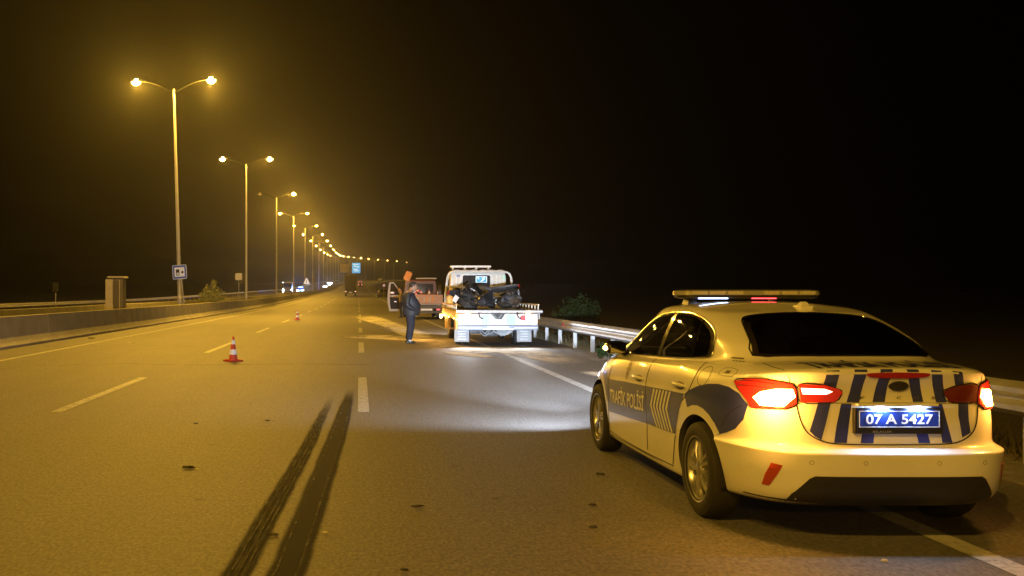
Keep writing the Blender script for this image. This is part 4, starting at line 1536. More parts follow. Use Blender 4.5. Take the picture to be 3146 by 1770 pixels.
# hoses hanging under the tail
for k, (x0, x1, dp, y) in enumerate(((-0.46, -0.12, 0.24, 0.62), (-0.40, -0.18, 0.17, 0.58), (-0.42, 0.02, 0.20, 0.66), (0.05, 0.44, 0.14, 0.64))):
    pts = [(x0 + (x1 - x0) * t / 12, y + 0.02 * math.sin(t), 0.52 - dp * math.sin(math.pi * t / 12) ** 0.8) for t in range(13)]
    build(MB().tube(pts, 0.014, 7), "hose", M_UNDER, TR, smooth=True)
build(MB().tube([(-0.02, 0.9, 0.42), (0.15, 0.85, 0.33), (0.30, 0.8, 0.30), (0.46, 0.85, 0.40)], 0.035, 8), "exhaust_pipe", M_UNDER, TR, smooth=True)
build(MB().loft([[(0.02, 0.7, 0.50), (0.62, 0.7, 0.50), (0.62, 0.72, 0.50), (0.02, 0.72, 0.50)], [(0.18, 0.7, 0.27), (0.42, 0.7, 0.32), (0.42, 0.72, 0.32), (0.18, 0.72, 0.27)]]), "rubber_apron", M_UNDER, TR)

# bed
build(MB().box(-1.16, 1.16, 0.04, 4.25, 0.965, 1.03), "bed_floor", M_DECK, TR, bevel=0.008)
prof = [(-0.10, 0.955), (-0.12, 0.985), (-0.115, 1.03), (-0.06, 1.052), (0.035, 1.052), (0.035, 0.955)]
build(MB().prism(prof, 'x', -1.19, 1.25), "bed_edge", M_ALU, TR, bevel=0.006)
for x in (-0.55, 0.53):                              # black lashing hooks on the edge
    hk = MB().tube([(x, -0.10, 1.0), (x, -0.13, 0.93), (x + 0.03, -0.13, 0.84), (x + 0.09, -0.12, 0.80), (x + 0.12, -0.12, 0.83)], 0.018, 7)
    build(hk, "lashing_hook", M_BLACK, TR, smooth=True)
# side boards and low side rails
for s in (-1, 1):
    x = s * 1.165
    sb = build(MB().box(min(x, x + s * 0.03), max(x, x + s * 0.03), 0.05, 4.2, 0.78, 1.02), "side_board", M_TAMBERLIT if s < 0 else M_TWHITE, TR, bevel=0.006)
    for k in range(9):
        y = 0.12 + 0.5 * k
        build(MB().box(x - 0.015, x + 0.015, y - 0.02, y + 0.02, 1.02, 1.17), "rail_post", M_TCREAM, TR)
    build(MB().box(x - 0.02, x + 0.02, 0.05, 4.22, 1.17, 1.21), "side_rail", M_TCREAM if s > 0 else M_TAMBERLIT, TR, bevel=0.006)
    tb = build(MB().box(min(s * 0.80, s * 1.16), max(s * 0.80, s * 1.16), 2.45, 3.75, 0.40, 0.78), "tool_box", M_TAMBERLIT if s < 0 else M_TWHITE, TR, bevel=0.012)
    build(MB().box(s * 1.163, s * 1.170, 2.55, 3.65, 0.44, 0.74), "box_door", M_TCREAM if s > 0 else M_TAMBERLIT, tb, bevel=0.004)
    build(MB().box(s * 1.172, s * 1.185, 3.05, 3.18, 0.66, 0.69), "latch", M_BLACK, tb)
    for yy in (0.4, 2.0, 3.95):
        build(MB().ellipsoid((s * 1.205, yy, 0.80), 0.018, 0.045, 0.022), "side_marker", M_AMBERM if s < 0 else mat("amber_unlit", (0.5, 0.22, 0.03), 0.3), TR, smooth=True)
build(MB().ellipsoid((-1.24, 4.3, 0.76), 0.05, 0.05, 0.07), "side_indicator", M_AMBERM, TR, smooth=True)
light("indicator_light", 'POINT', (-1.36, 4.2, 0.78), 60, (1.0, 0.45, 0.08), TR, 0.05)
light("marker_light", 'POINT', (-1.30, -0.12, 0.82), 5, (1.0, 0.45, 0.08), TR, 0.03)

# tail board, lamps and bumper
PB = [(-1.12, 0.615), (1.12, 0.615), (1.12, 0.935), (0.20, 0.935), (0.10, 0.78), (-0.06, 0.78), (-0.20, 0.935), (-1.12, 0.935)]
tbd = build(MB().prism(PB, 'y', -0.03, 0.0), "tail_board", M_TWHITE, TR, bevel=0.004)
build(MB().box(-0.24, 0.24, 0.002, 0.03, 0.77, 0.945), "winch_opening", M_BLACK, TR)
build(MB().prism([(-0.20, 0.945), (-0.14, 0.945), (0.0, 0.80), (-0.03, 0.78), (-0.06, 0.785)], 'y', -0.05, -0.031), "winch_arm", M_CHASSIS, TR, bevel=0.004)
build(MB().prism([(-0.02, 0.80), (0.08, 0.93), (0.14, 0.93), (0.04, 0.79)], 'y', -0.048, -0.031), "winch_arm", M_CHASSIS, TR, bevel=0.004)
M_MINT = mat("pale_green_panel", (0.36, 0.58, 0.52), 0.45, vary=0.1, vscale=8)
build(MB().box(-0.46, -0.24, -0.036, -0.031, 0.63, 0.92), "tail_panel", M_MINT, tbd, bevel=0.003)
build(MB().box(0.24, 0.50, -0.036, -0.031, 0.63, 0.92), "tail_panel", M_MINT, tbd, bevel=0.003)


def oval(cx, cz, hx, hz, n=6, cutl=None):
    pts = []
    for sx, a0 in ((1, -90), (-1, 90)):
        for i in range(n + 1):
            a = R(a0 + 180 * i / n)
            pts.append((cx + sx * (hx - hz) + hz * math.cos(a), cz + hz * math.sin(a)))
    return pts


for s in (-1, 1):
    cx = 0.86 * s - 0.02
    ring = build(MB().prism(oval(cx, 0.822, 0.215, 0.072, 8), 'y', -0.050, -0.031), "tail_lamp", mat("lamp_bezel", (0.25, 0.02, 0.03), 0.3), TR, bevel=0.004)
    build(MB().prism([(cx - 0.195, 0.80), (cx - 0.18, 0.77), (cx - 0.06, 0.765), (cx - 0.06, 0.88), (cx - 0.18, 0.874), (cx - 0.195, 0.845)], 'y', -0.060, -0.0505), "red_lens", M_REDL if s > 0 else M_CLEARL, ring)
    build(MB().prism([(cx - 0.055, 0.765), (cx + 0.07, 0.765), (cx + 0.07, 0.88), (cx - 0.055, 0.88)], 'y', -0.060, -0.0505), "clear_lens", M_CLEARL, ring)
    build(MB().prism([(cx + 0.075, 0.765), (cx + 0.17, 0.77), (cx + 0.195, 0.80), (cx + 0.195, 0.845), (cx + 0.17, 0.874), (cx + 0.075, 0.88)], 'y', -0.060, -0.0505), "red_lens", M_CLEARL if s > 0 else M_REDL, ring)
for x in (-0.86, 0.85):
    build(MB().ellipsoid((x, -0.045, 0.925), 0.07, 0.025, 0.022), "amber_lamp", M_AMBERM, TR, smooth=True)
    light("amber_lamp_light", 'POINT', (x, -0.22, 0.97), 3.0, (1.0, 0.42, 0.10), TR, 0.03)
for x in (-0.88, 0.84):                                  # lit reversing lamps
    light("reversing_light", 'SPOT', (x, -0.10, 0.83), 150, (0.80, 0.88, 1.0), TR, 0.05, rot=(R(-72), 0, 0), cone=130, blend=1.0)
bm_ = build(MB().box(-1.14, 1.14, -0.045, 0.05, 0.475, 0.605), "rear_bumper", mat("bumper_steel_blue", (0.16, 0.19, 0.25), 0.45, metal=0.3, vary=0.2, vscale=6), TR, bevel=0.008)
for x0, x1 in ((-1.11, -0.45), (0.46, 1.11)):
    build(MB().box(x0, x1, -0.052, -0.046, 0.525, 0.555), "reflective_strip", M_TWHITE, bm_)
build(MB().box(-0.42, 0.44, -0.060, -0.046, 0.50, 0.53), "step_bar", M_ALU, bm_, bevel=0.004)
build(MB().box(-0.30, 0.30, -0.056, -0.046, 0.555, 0.585), "step_bar", M_ALU, bm_, bevel=0.004)
build(MB().box(-1.20, -1.125, -0.02, 0.40, 0.49, 0.945), "corner_box", M_TAMBERLIT, TR, bevel=0.01)
for k, x in enumerate((-1.175, -1.05)):
    build(MB().ellipsoid((x, -0.045, 0.775), 0.022, 0.02, 0.022), "corner_marker", M_AMBERM, TR, smooth=True)

# cab
CB = []
for y, w, z0, z1 in ((4.42, 0.955, 0.62, 2.22), (4.47, 0.965, 0.60, 2.25), (5.3, 0.965, 0.55, 2.27), (5.75, 0.955, 0.50, 2.20), (6.15, 0.94, 0.48, 1.45), (6.22, 0.93, 0.48, 1.10), (6.23, 0.92, 0.50, 0.60)):
    zb = min(1.35, z1)
    wt = w - 0.07 if z1 > 1.5 else w
    ring = [(-w, y, z0 + 0.05), (-w, y, zb), (-wt, y, z1 - 0.07), (-wt + 0.02, y, z1 - 0.025), (-wt + 0.10, y, z1), (wt - 0.10, y, z1), (wt - 0.02, y, z1 - 0.025), (wt, y, z1 - 0.07), (w, y, zb), (w, y, z0 + 0.05), (w - 0.05, y, z0), (-w + 0.05, y, z0)]
    CB.append(ring)
cab = build(MB().loft(CB), "cab", M_TCREAM, TR, smooth=True, angle=30)


def rrect(cx, cz, hx, hz, r, n=5):
    pts = []
    for sx, sz, a0 in ((1, 1, 0), (-1, 1, 90), (-1, -1, 180), (1, -1, 270)):
        for i in range(n + 1):
            a = R(a0 + 90 * i / n)
            pts.append((cx + sx * (hx - r) + r * math.cos(a), cz + sz * (hz - r) + r * math.sin(a)))
    return pts


rwn = build(MB().prism(rrect(-0.06, 1.925, 0.46, 0.185, 0.06), 'y', 4.405, 4.419), "rear_window", mat("cab_glass", (0.03, 0.028, 0.027), 0.08), cab)
outer, inner = rrect(-0.06, 1.925, 0.49, 0.215, 0.08), rrect(-0.06, 1.925, 0.455, 0.18, 0.06)
fr_ = MB()
n_ = len(outer)
fr_.add([(x, 4.40, z) for x, z in outer] + [(x, 4.40, z) for x, z in inner] + [(x, 4.418, z) for x, z in outer] + [(x, 4.418, z) for x, z in inner],
        [(i, (i + 1) % n_, n_ + (i + 1) % n_, n_ + i) for i in range(n_)] + [(i, 2 * n_ + i, 2 * n_ + (i + 1) % n_, (i + 1) % n_) for i in range(n_)] + [(n_ + i, n_ + (i + 1) % n_, 3 * n_ + (i + 1) % n_, 3 * n_ + i) for i in range(n_)])
build(fr_, "window_seal", M_TWHITE, cab)
for x in (-0.86, -0.72, -0.58, 0.48, 0.60, 0.72, 0.84):
    build(MB().box(x - 0.018, x + 0.018, 4.398, 4.418, 1.06, 2.12), "pressed_rib", M_TWHITE, cab, bevel=0.006)
# blue notice in the window
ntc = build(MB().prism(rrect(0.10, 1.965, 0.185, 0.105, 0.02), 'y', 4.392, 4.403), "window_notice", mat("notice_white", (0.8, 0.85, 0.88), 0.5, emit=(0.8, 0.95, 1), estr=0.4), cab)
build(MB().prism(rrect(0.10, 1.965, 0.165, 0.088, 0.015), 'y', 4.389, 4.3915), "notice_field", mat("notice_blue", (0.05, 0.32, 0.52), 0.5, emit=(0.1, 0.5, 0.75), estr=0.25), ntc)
flat_text("notice_text", "OF", MATS["notice_white"], ntc, 0.17, 4.3885, 2.01, 0.10, 0.07, bold=0.02)
flat_text("notice_text", "S", MATS["notice_white"], ntc, 0.00, 4.3885, 2.01, 0.06, 0.07, bold=0.02)
build(MB().prism([(0.06, 1.90), (0.15, 1.975), (0.21, 1.975), (0.12, 1.90)], 'y', 4.3865, 4.3885), "notice_mark", MATS["notice_white"], ntc)
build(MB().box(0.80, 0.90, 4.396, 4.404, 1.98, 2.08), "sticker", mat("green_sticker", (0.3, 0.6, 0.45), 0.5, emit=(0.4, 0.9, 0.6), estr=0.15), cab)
build(MB().box(-0.72, -0.60, 4.396, 4.404, 2.05, 2.12), "sticker", mat("blue_grey_sticker", (0.2, 0.22, 0.35), 0.5), cab)
# wavy roof visor edge, roof rack and light bar
wv = []
for i in range(41):
    x = -0.86 + 1.72 * i / 40
    wv.append((x, 2.262 + 0.022 * abs(math.sin(i * math.pi / 6.66))))
build(MB().prism(wv + [(0.86, 2.17), (-0.86, 2.17)], 'y', 4.36, 4.44), "roof_visor", M_TAMBERLIT if False else M_TCREAM, cab, bevel=0.004)
lb2 = build(MB().prism(rrect(-0.19, 2.405, 0.68, 0.035, 0.02, 3), 'y', 4.9, 5.12), "roof_bar", mat("roof_bar_pale", (0.66, 0.60, 0.52), 0.4), TR, bevel=0.008)
for x in (-0.78, -0.38, 0.0, 0.40):
    build(MB().box(x - 0.03, x + 0.03, 4.95, 5.07, 2.24, 2.372), "bar_foot", M_TCREAM, TR)
# tubular headboard frame
for s in (-1, 1):
    pts = [(s * 1.13, 4.15, 1.03), (s * 1.10, 4.15, 1.5), (s * 1.04, 4.15, 2.02), (s * 0.99, 4.15, 2.14), (s * 0.90, 4.15, 2.20), (s * 0.78, 4.15, 2.21)]
    build(MB().tube(pts, 0.038, 10), "frame_tube", M_TWHITE, TR, smooth=True)
build(MB().tube([(-0.80, 4.15, 2.21), (0.80, 4.15, 2.21)], 0.032, 10), "frame_tube", M_TWHITE, TR, smooth=True)
build(MB().tube([(-1.08, 4.15, 1.72), (1.08, 4.15, 1.72)], 0.022, 8), "frame_bar", M_TWHITE, TR, smooth=True)
build(MB().tube([(0.98, 4.15, 1.05), (0.93, 4.15, 1.72)], 0.02, 8), "frame_bar", M_TWHITE, TR, smooth=True)
# cab sides, screen, mirrors, nose
for s in (-1, 1):
    pane = [(4.72, 1.42), (5.55, 1.42), (5.42, 2.10), (4.72, 2.12)]
    vs = [(s * (0.966 - 0.075 * (z - 1.35) / 0.8), y, z) for y, z in pane] + [(s * (0.972 - 0.075 * (z - 1.35) / 0.8), y, z) for y, z in pane]
    build(MB().add(vs, [(0, 1, 2, 3), (4, 5, 6, 7), (0, 1, 5, 4), (1, 2, 6, 5), (2, 3, 7, 6), (3, 0, 4, 7)]), "side_window", MATS["cab_glass"], cab)
    build(MB().box(s * 1.10, s * 1.22, 5.70, 5.75, 1.45, 1.80), "wing_mirror", M_BLACK, TR, bevel=0.01)
    build(MB().tube([(s * 0.93, 5.7, 1.85), (s * 1.15, 5.72, 1.82), (s * 1.16, 5.72, 1.5)], 0.012, 6), "mirror_arm", M_BLACK, TR)
    build(MB().box(s * 0.5, s * 0.85, 6.225, 6.25, 0.70, 0.86), "headlamp", mat("cool_head", (0.8, 0.85, 0.9), 0.2), TR, bevel=0.01)
build(MB().add([(-0.78, 5.80, 2.10), (0.78, 5.80, 2.10), (0.84, 6.13, 1.50), (-0.84, 6.13, 1.50)], [(0, 1, 2, 3)]).add([(-0.78, 5.81, 2.12), (0.78, 5.81, 2.12), (0.84, 6.15, 1.50), (-0.84, 6.15, 1.50)], [(0, 1, 2, 3)]), "windscreen", MATS["cab_glass"], cab)
build(MB().box(-0.95, 0.95, 6.22, 6.32, 0.42, 0.62), "front_bumper", M_CHASSIS, TR, bevel=0.02)
build(MB().box(1.02, 1.12, 0.9, 1.3, 1.03, 1.04), "floor_plate", M_ALU, TR)

# ------------------------------------------------------------------ wrecked motorcycles on the bed
M_BIKEBLK = mat("bike_black", (0.022, 0.022, 0.026), 0.22, coat=0.7)
M_BIKEPL = mat("bike_plastic", (0.035, 0.034, 0.036), 0.5)
M_BIKEMET = mat("bike_metal", (0.38, 0.37, 0.36), 0.3, metal=0.9, vary=0.2, vscale=20)
M_BIKEDK = mat("bike_dark_metal", (0.10, 0.10, 0.105), 0.35, metal=0.7)
M_BIKEPLATE = mat("bike_plate", (0.7, 0.7, 0.72), 0.4)


def motorcycle(label, loc, rot, seed, body_mat):
    rd = random.Random(seed)
    t = thing("motorcycle", label, "motorcycle", loc, 0, "wrecked motorcycles on the truck bed")
    t.rotation_euler = rot
    wm = {}
    for nm, y, r, w in (("front", 0.74, 0.30, 0.12), ("rear", -0.68, 0.30, 0.17)):
        h = w / 2
        ty = build(MB().lathe([(r - 0.07, -h * 0.8), (r - 0.03, -h), (r - 0.01, -h * 0.6), (r, 0), (r - 0.01, h * 0.6), (r - 0.03, h), (r - 0.07, h * 0.8), (r - 0.07, -h * 0.8)], 'x', n=28), "wheel", M_RUBBER, t, smooth=True)
        ty.location = (0, y, r)
        build(MB().lathe([(r - 0.07, -0.03), (r - 0.06, 0.0), (r - 0.07, 0.03), (r - 0.09, 0.03), (r - 0.09, -0.03), (r - 0.07, -0.03)], 'x', n=28), "rim", M_BIKEDK, ty, smooth=True)
        sp = MB()
        for k in range(6):
            a = k * math.pi / 3
            sp.tube([(0, 0.03 * math.cos(a), 0.03 * math.sin(a)), (0, (r - 0.08) * math.cos(a), (r - 0.08) * math.sin(a))], 0.014, 6)
        build(sp, "spoke_set", M_BIKEDK, ty)
        build(MB().lathe([(0.06, 0.05), (0.13, 0.05), (0.13, 0.056), (0.06, 0.056), (0.06, 0.05)], 'x', n=24), "brake_disc", M_BIKEMET, ty)
    for s in (-1, 1):
        build(MB().tube([(s * 0.10, 0.74, 0.30), (s * 0.10, 0.60, 0.62), (s * 0.09, 0.50, 0.88)], [0.028, 0.026, 0.022], 8), "fork_leg", M_BIKEMET, t, smooth=True)
        build(MB().tube([(s * 0.09, -0.68, 0.30), (s * 0.12, -0.30, 0.36), (s * 0.11, -0.10, 0.40)], 0.03, 8), "swing_arm", M_BIKEDK, t, smooth=True)
        build(MB().tube([(s * 0.04, 0.46, 0.80), (s * 0.14, 0.15, 0.70), (s * 0.13, -0.15, 0.50), (s * 0.12, -0.2, 0.40)], 0.026, 8), "frame_spar", M_BIKEMET, t, smooth=True)
        build(MB().tube([(s * 0.06, 0.50, 0.90), (s * 0.25, 0.46, 0.95 + rd.uniform(-0.05, 0.08)), (s * 0.40, 0.36 + rd.uniform(-0.1, 0.1), 0.93)], 0.014, 7), "handlebar", M_BIKEDK, t, smooth=True)
    build(MB().box(-0.15, 0.15, -0.12, 0.30, 0.28, 0.55).cyl((-0.19, 0.0, 0.36), (0.19, 0.0, 0.36), 0.12, n=18).cyl((-0.17, 0.19, 0.45), (0.17, 0.19, 0.45), 0.09, n=16), "engine", M_BIKEMET, t, bevel=0.015)
    build(MB().tube([(0.10, 0.25, 0.32), (0.13, 0.0, 0.22), (0.17, -0.35, 0.34), (0.20, -0.5, 0.42), (0.20, -0.52, 0.42), (0.21, -0.92, 0.55)], [0.025, 0.025, 0.028, 0.03, 0.062, 0.055], 12), "exhaust", M_BIKEMET, t, smooth=True)
    rings = []
    for y, w, z0, z1 in ((0.42, 0.06, 0.72, 0.84), (0.32, 0.15, 0.68, 0.93), (0.15, 0.18, 0.66, 0.96), (-0.02, 0.15, 0.66, 0.90), (-0.14, 0.09, 0.68, 0.80)):
        rings.append([(w * math.cos(a), y, (z0 + z1) / 2 + (z1 - z0) / 2 * math.sin(a)) for a in [i * math.pi / 6 for i in range(12)]])
    build(MB().loft(rings), "fuel_tank", body_mat, t, smooth=True, angle=50)
    rings = []
    for y, w, z0, z1 in ((-0.08, 0.10, 0.70, 0.80), (-0.35, 0.15, 0.70, 0.80), (-0.6, 0.12, 0.74, 0.86), (-0.88, 0.08, 0.84, 0.92), (-1.0, 0.03, 0.88, 0.93)):
        rings.append([(w * math.cos(a), y, (z0 + z1) / 2 + (z1 - z0) / 2 * math.sin(a)) for a in [i * math.pi / 6 for i in range(12)]])
    build(MB().loft(rings), "seat", M_BIKEPL, t, smooth=True, angle=50)
    # broken fairing, bent out of shape
    for s in (-1, 1):
        pts = [(0.55, 0.92), (0.70, 0.80), (0.62, 0.55), (0.35, 0.34), (0.05, 0.30), (0.12, 0.52), (0.36, 0.64)]
        vs = [(s * (0.20 + 0.05 * math.sin(5 * y + seed) + rd.uniform(-0.03, 0.05)), y, z) for y, z in pts]
        vs2 = [(x - s * 0.012, y, z) for x, y, z in vs]
        n = len(pts)
        build(MB().add(vs + vs2, [tuple(range(n)), tuple(range(2 * n - 1, n - 1, -1))] + [(i, i + n, (i + 1) % n + n, (i + 1) % n) for i in range(n)]), "fairing", body_mat, t, bevel=0.004)
    build(MB().loft([[(-0.14, 0.60, 0.78), (0.14, 0.60, 0.78), (0.17, 0.55, 1.0), (-0.17, 0.55, 1.0)], [(-0.06, 0.80, 0.80), (0.06, 0.80, 0.80), (0.07, 0.72, 0.95), (-0.07, 0.72, 0.95)]]), "headlamp_cowl", body_mat, t, bevel=0.02)
    build(MB().loft([[(-0.10, -0.62, 0.78), (0.10, -0.62, 0.78), (0.10, -0.66, 0.74), (-0.10, -0.66, 0.74)], [(-0.08, -1.02, 0.62), (0.08, -1.02, 0.62), (0.08, -1.03, 0.60), (-0.08, -1.03, 0.60)]]), "mudguard", M_BIKEPL, t)
    build(MB().box(-0.10, 0.10, -1.045, -1.035, 0.50, 0.64), "number_plate", M_BIKEPLATE, t)
    build(MB().ellipsoid((0, -1.0, 0.87), 0.07, 0.03, 0.03), "tail_lamp", M_REDLENS, t, smooth=True)
    for k in range(7):                                   # torn cables and brackets
        p = Vector((rd.uniform(-0.2, 0.2), rd.uniform(-0.5, 0.6), rd.uniform(0.4, 0.9)))
        pts = [p]
        for i in range(5):
            p = p + Vector((rd.uniform(-0.12, 0.12), rd.uniform(-0.12, 0.12), rd.uniform(-0.05, 0.12)))
            pts.append(p)
        build(MB().tube(smooth_poly([tuple(a) for a in pts], 4, False), 0.008, 5), "cable", M_BIKEDK if k % 2 else M_BIKEMET, t, smooth=True)
    return t


motorcycle("wrecked black motorcycle lying toward the tail of the truck bed, number plate outward", (3.80, 28.6, 1.05), (R(4), R(-55), R(-34)), 3, M_BIKEBLK).scale = (1.0, 1.0, 1.05)
motorcycle("wrecked black motorcycle heaped against the truck cab, fairing torn", (3.86, 29.5, 1.05), (R(-4), R(46), R(64)), 11, M_BIKEPL).scale = (1.0, 1.0, 1.08)


# torn panels thrown on top of the bikes
def torn_panel(label, loc, rot, w, h, seed, m):
    rd = random.Random(seed)
    nx, ny = 9, 7
    vs, fs = [], []
    for j in range(ny):
        for i in range(nx):
            u, v = i / (nx - 1) - 0.5, j / (ny - 1) - 0.5
            edge = 1 - 0.18 * rd.random() * (abs(u) > 0.4 or abs(v) > 0.4)
            vs.append((u * w * edge, v * h * edge, 0.12 * math.sin(5 * u + seed) * math.cos(4 * v) + rd.uniform(-0.03, 0.03)))
    for j in range(ny - 1):
        for i in range(nx - 1):
            fs.append((j * nx + i, j * nx + i + 1, (j + 1) * nx + i + 1, (j + 1) * nx + i))
    me_ = bpy.data.meshes.new("torn_panel")
    me_.from_pydata(vs, [], fs)
    o = link("torn_panel", me_, m)
    md = o.modifiers.new("thick", 'SOLIDIFY')
    md.thickness = 0.008
    o.location = loc
    o.rotation_euler = rot
    return tag(o, label, "panel", "torn panels on the truck bed")


torn_panel("crumpled black panel lying on the near motorcycle on the truck bed", (3.75, 28.2, 1.34), (R(35), R(-15), R(20)), 0.75, 0.5, 2, M_BIKEBLK)
torn_panel("bent dark panel propped beside the side rail of the truck bed", (4.62, 28.6, 1.30), (R(55), R(20), R(-30)), 0.62, 0.45, 5, M_BIKEPL)
torn_panel("dark torn panel leaning up against the truck's headboard frame", (3.35, 29.9, 1.42), (R(65), R(10), R(10)), 0.8, 0.6, 8, M_BIKEBLK)
for s in (-1, 1):
    light("truck_headlamp_light", 'SPOT', (s * 0.68, 6.40, 0.80), 2300, (1.0, 0.80, 0.66), TR, 0.08, rot=(R(88.5), 0, 0), cone=60, blend=1.0)

# ================================================================== TRAFFIC CONES
M_CONER = mat("cone_red", (0.58, 0.07, 0.03), 0.5, vary=0.12, vscale=12)
M_CONEW = mat("cone_band_glow", (0.80, 0.82, 0.86), 0.35, emit=(0.75, 0.82, 1.0), estr=0.10)  # slight emission replaces the light the bands would throw back


def cone_meshes(h=0.56, r=0.105):
    f = h / 0.56
    def rad(z):
        return r + (0.022 - r) * (z / (h - 0.03))
    z = [0.03, 0.15 * f, 0.265 * f, 0.38 * f, 0.475 * f, 0.555 * f]
    b = MB().prism([(-0.17, -0.15), (-0.15, -0.17), (0.15, -0.17), (0.17, -0.15), (0.17, 0.15), (0.15, 0.17), (-0.15, 0.17), (-0.17, 0.15)], 'z', 0.0, 0.035)
    for k in range(4):
        a = k * math.pi / 2
        b.box(-0.04 + 0.13 * math.cos(a), 0.04 + 0.13 * math.cos(a), -0.04 + 0.13 * math.sin(a), 0.04 + 0.13 * math.sin(a), 0.0352, 0.046)
    body_ = MB().lathe([(rad(0.03), 0.03), (rad(h - 0.01), h - 0.01), (rad(h - 0.01) - 0.006, h), (0.008, h - 0.002), (0.008, h - 0.06), (0.0, h - 0.06)], 'z', n=24)
    w1 = MB().lathe([(rad(z[1]) + 0.002, z[1]), (rad(z[2]) + 0.002, z[2]), (rad(z[2]) - 0.001, z[2]), (rad(z[1]) - 0.001, z[1]), (rad(z[1]) + 0.002, z[1])], 'z', n=24)
    w2 = MB().lathe([(rad(z[3]) + 0.002, z[3]), (rad(z[4]) + 0.002, z[4]), (rad(z[4]) - 0.001, z[4]), (rad(z[3]) - 0.001, z[3]), (rad(z[3]) + 0.002, z[3])], 'z', n=24)
    ms = [b.mesh("base"), body_.mesh("cone_body"), w1.mesh("white_band"), w2.mesh("white_band")]
    for me, m in zip(ms, (M_CONER, M_CONER, M_CONEW, M_CONEW)):
        me.materials.append(m)
    return ms


CMS = cone_meshes()


def traffic_cone(label, loc, rz, group="red and white traffic cones", tilt=0.0):
    t = thing("traffic_cone", label, "traffic cone", loc, rz, group)
    t.rotation_euler = (R(tilt), 0, rz)
    for me, nm in zip(CMS, ("base", "cone_body", "white_band", "white_band")):
        link(nm, me, None, t, smooth=(nm != "base"), angle=40)
    return t


traffic_cone("red and white traffic cone standing alone on the road near the skid marks", (-2.84, 21.3, 0.0), R(40))
traffic_cone("small red and white traffic cone farther along the lane line", (-3.43, 52.3, 0.0), R(15))

# ================================================================== ROAD SERVICE PICKUP
VN = thing("service_pickup", "dropside service pickup parked ahead of the tow truck with its front door open", "pickup", (3.70, 54.0, 0))
M_VMAR = mat("pickup_body_maroon", (0.15, 0.05, 0.045), 0.4, coat=0.5)
M_VTAIL = mat("tailgate_paint", (0.70, 0.42, 0.33), 0.5, vary=0.12, vscale=6)
M_VORANGE = mat("orange_panel", (0.75, 0.24, 0.02), 0.45, emit=(1.0, 0.35, 0.03), estr=0.18)
for x in (-0.4, 0.4):
    build(MB().box(x - 0.04, x + 0.04, 0.2, 5.2, 0.42, 0.58), "chassis_rail", M_CHASSIS, VN)
build(MB().box(-1.05, 1.05, 0.0, 2.65, 0.80, 0.88), "bed_floor", M_DECK, VN, bevel=0.008)
tg = build(MB().box(-1.06, 1.06, -0.03, 0.02, 0.88, 1.40), "tailgate", M_VTAIL, VN, bevel=0.012)
for k in range(4):
    build(MB().box(-0.03 + 0.155 * k, 0.045 + 0.155 * k, -0.036, -0.031, 1.0, 1.28), "tailgate_stripe", mat("stripe_pale", (0.75, 0.62, 0.5), 0.45) if k % 2 == 0 else M_VORANGE, tg)
for z in (0.93, 1.335):
    build(MB().box(-1.03, 1.03, -0.042, -0.031, z, z + 0.035), "tailgate_rib", M_VTAIL, tg)
build(MB().box(-0.75, -0.30, -0.036, -0.031, 1.05, 1.24), "tailgate_stripe", MATS["stripe_pale"], tg)
for s in (-1, 1):
    build(MB().box(min(s * 1.02, s * 1.06), max(s * 1.02, s * 1.06), 0.022, 2.62, 0.88, 1.38), "side_board", M_VTAIL, VN, bevel=0.01)
    build(MB().box(s * 0.70, s * 0.92, 0.02, 0.06, 0.50, 0.60), "tail_lamp", M_REDL, VN, bevel=0.01)
    add_wheel(VN, s * 0.86, 1.0, 0.33, s < 0)
    add_wheel(VN, s * 0.88, 4.45, 0.33, s < 0)
    build(MB().box(s * 0.68, s * 1.02, 0.58, 0.60, 0.12, 0.55), "mud_flap", M_BLACK, VN)
build(MB().box(-0.98, 0.98, 0.0, 0.08, 0.34, 0.46), "rear_bumper", M_CHASSIS, VN, bevel=0.01)
pl = build(MB().box(-0.20, 0.46, -0.012, -0.002, 0.49, 0.60), "number_plate", mat("plate_pale", (0.75, 0.72, 0.68), 0.4, emit=(1, 0.8, 0.7), estr=0.25), VN)  # light on the plate is put in as a weak glow
build(MB().box(-0.98, 0.98, 0.02, 0.04, 0.62, 0.78), "under_panel", M_CHASSIS, VN)
# cab
CBV = []
for y, w, z0, z1 in ((2.72, 0.98, 0.42, 2.20), (2.78, 0.99, 0.40, 2.25), (3.6, 0.99, 0.38, 2.30), (4.2, 0.98, 0.36, 2.22), (4.95, 0.97, 0.36, 1.50), (5.6, 0.93, 0.38, 1.10), (5.72, 0.88, 0.42, 0.75)):
    zb = min(1.30, z1)
    wt = w - 0.10 if z1 > 1.6 else w - 0.04
    CBV.append([(-w, y, z0 + 0.05), (-w, y, zb), (-wt, y, z1 - 0.08), (-wt + 0.03, y, z1 - 0.03), (-wt + 0.12, y, z1), (wt - 0.12, y, z1), (wt - 0.03, y, z1 - 0.03), (wt, y, z1 - 0.08), (w, y, zb), (w, y, z0 + 0.05), (w - 0.05, y, z0), (-w + 0.05, y, z0)])
vcab = build(MB().loft(CBV), "cab", M_VMAR, VN, smooth=True, angle=30)
build(MB().prism(rrect(0.0, 1.78, 0.72, 0.26, 0.08), 'y', 2.700, 2.716), "rear_window", MATS["cab_glass"], vcab)
build(MB().prism(rrect(0.34, 2.37, 0.62, 0.035, 0.015, 3), 'y', 3.2, 3.36), "roof_bar", MATS["roof_bar_pale"], VN)
for x in (-0.15, 0.8):
    build(MB().box(x - 0.02, x + 0.02, 3.24, 3.32, 2.26, 2.336), "bar_foot", M_BLACK, VN)
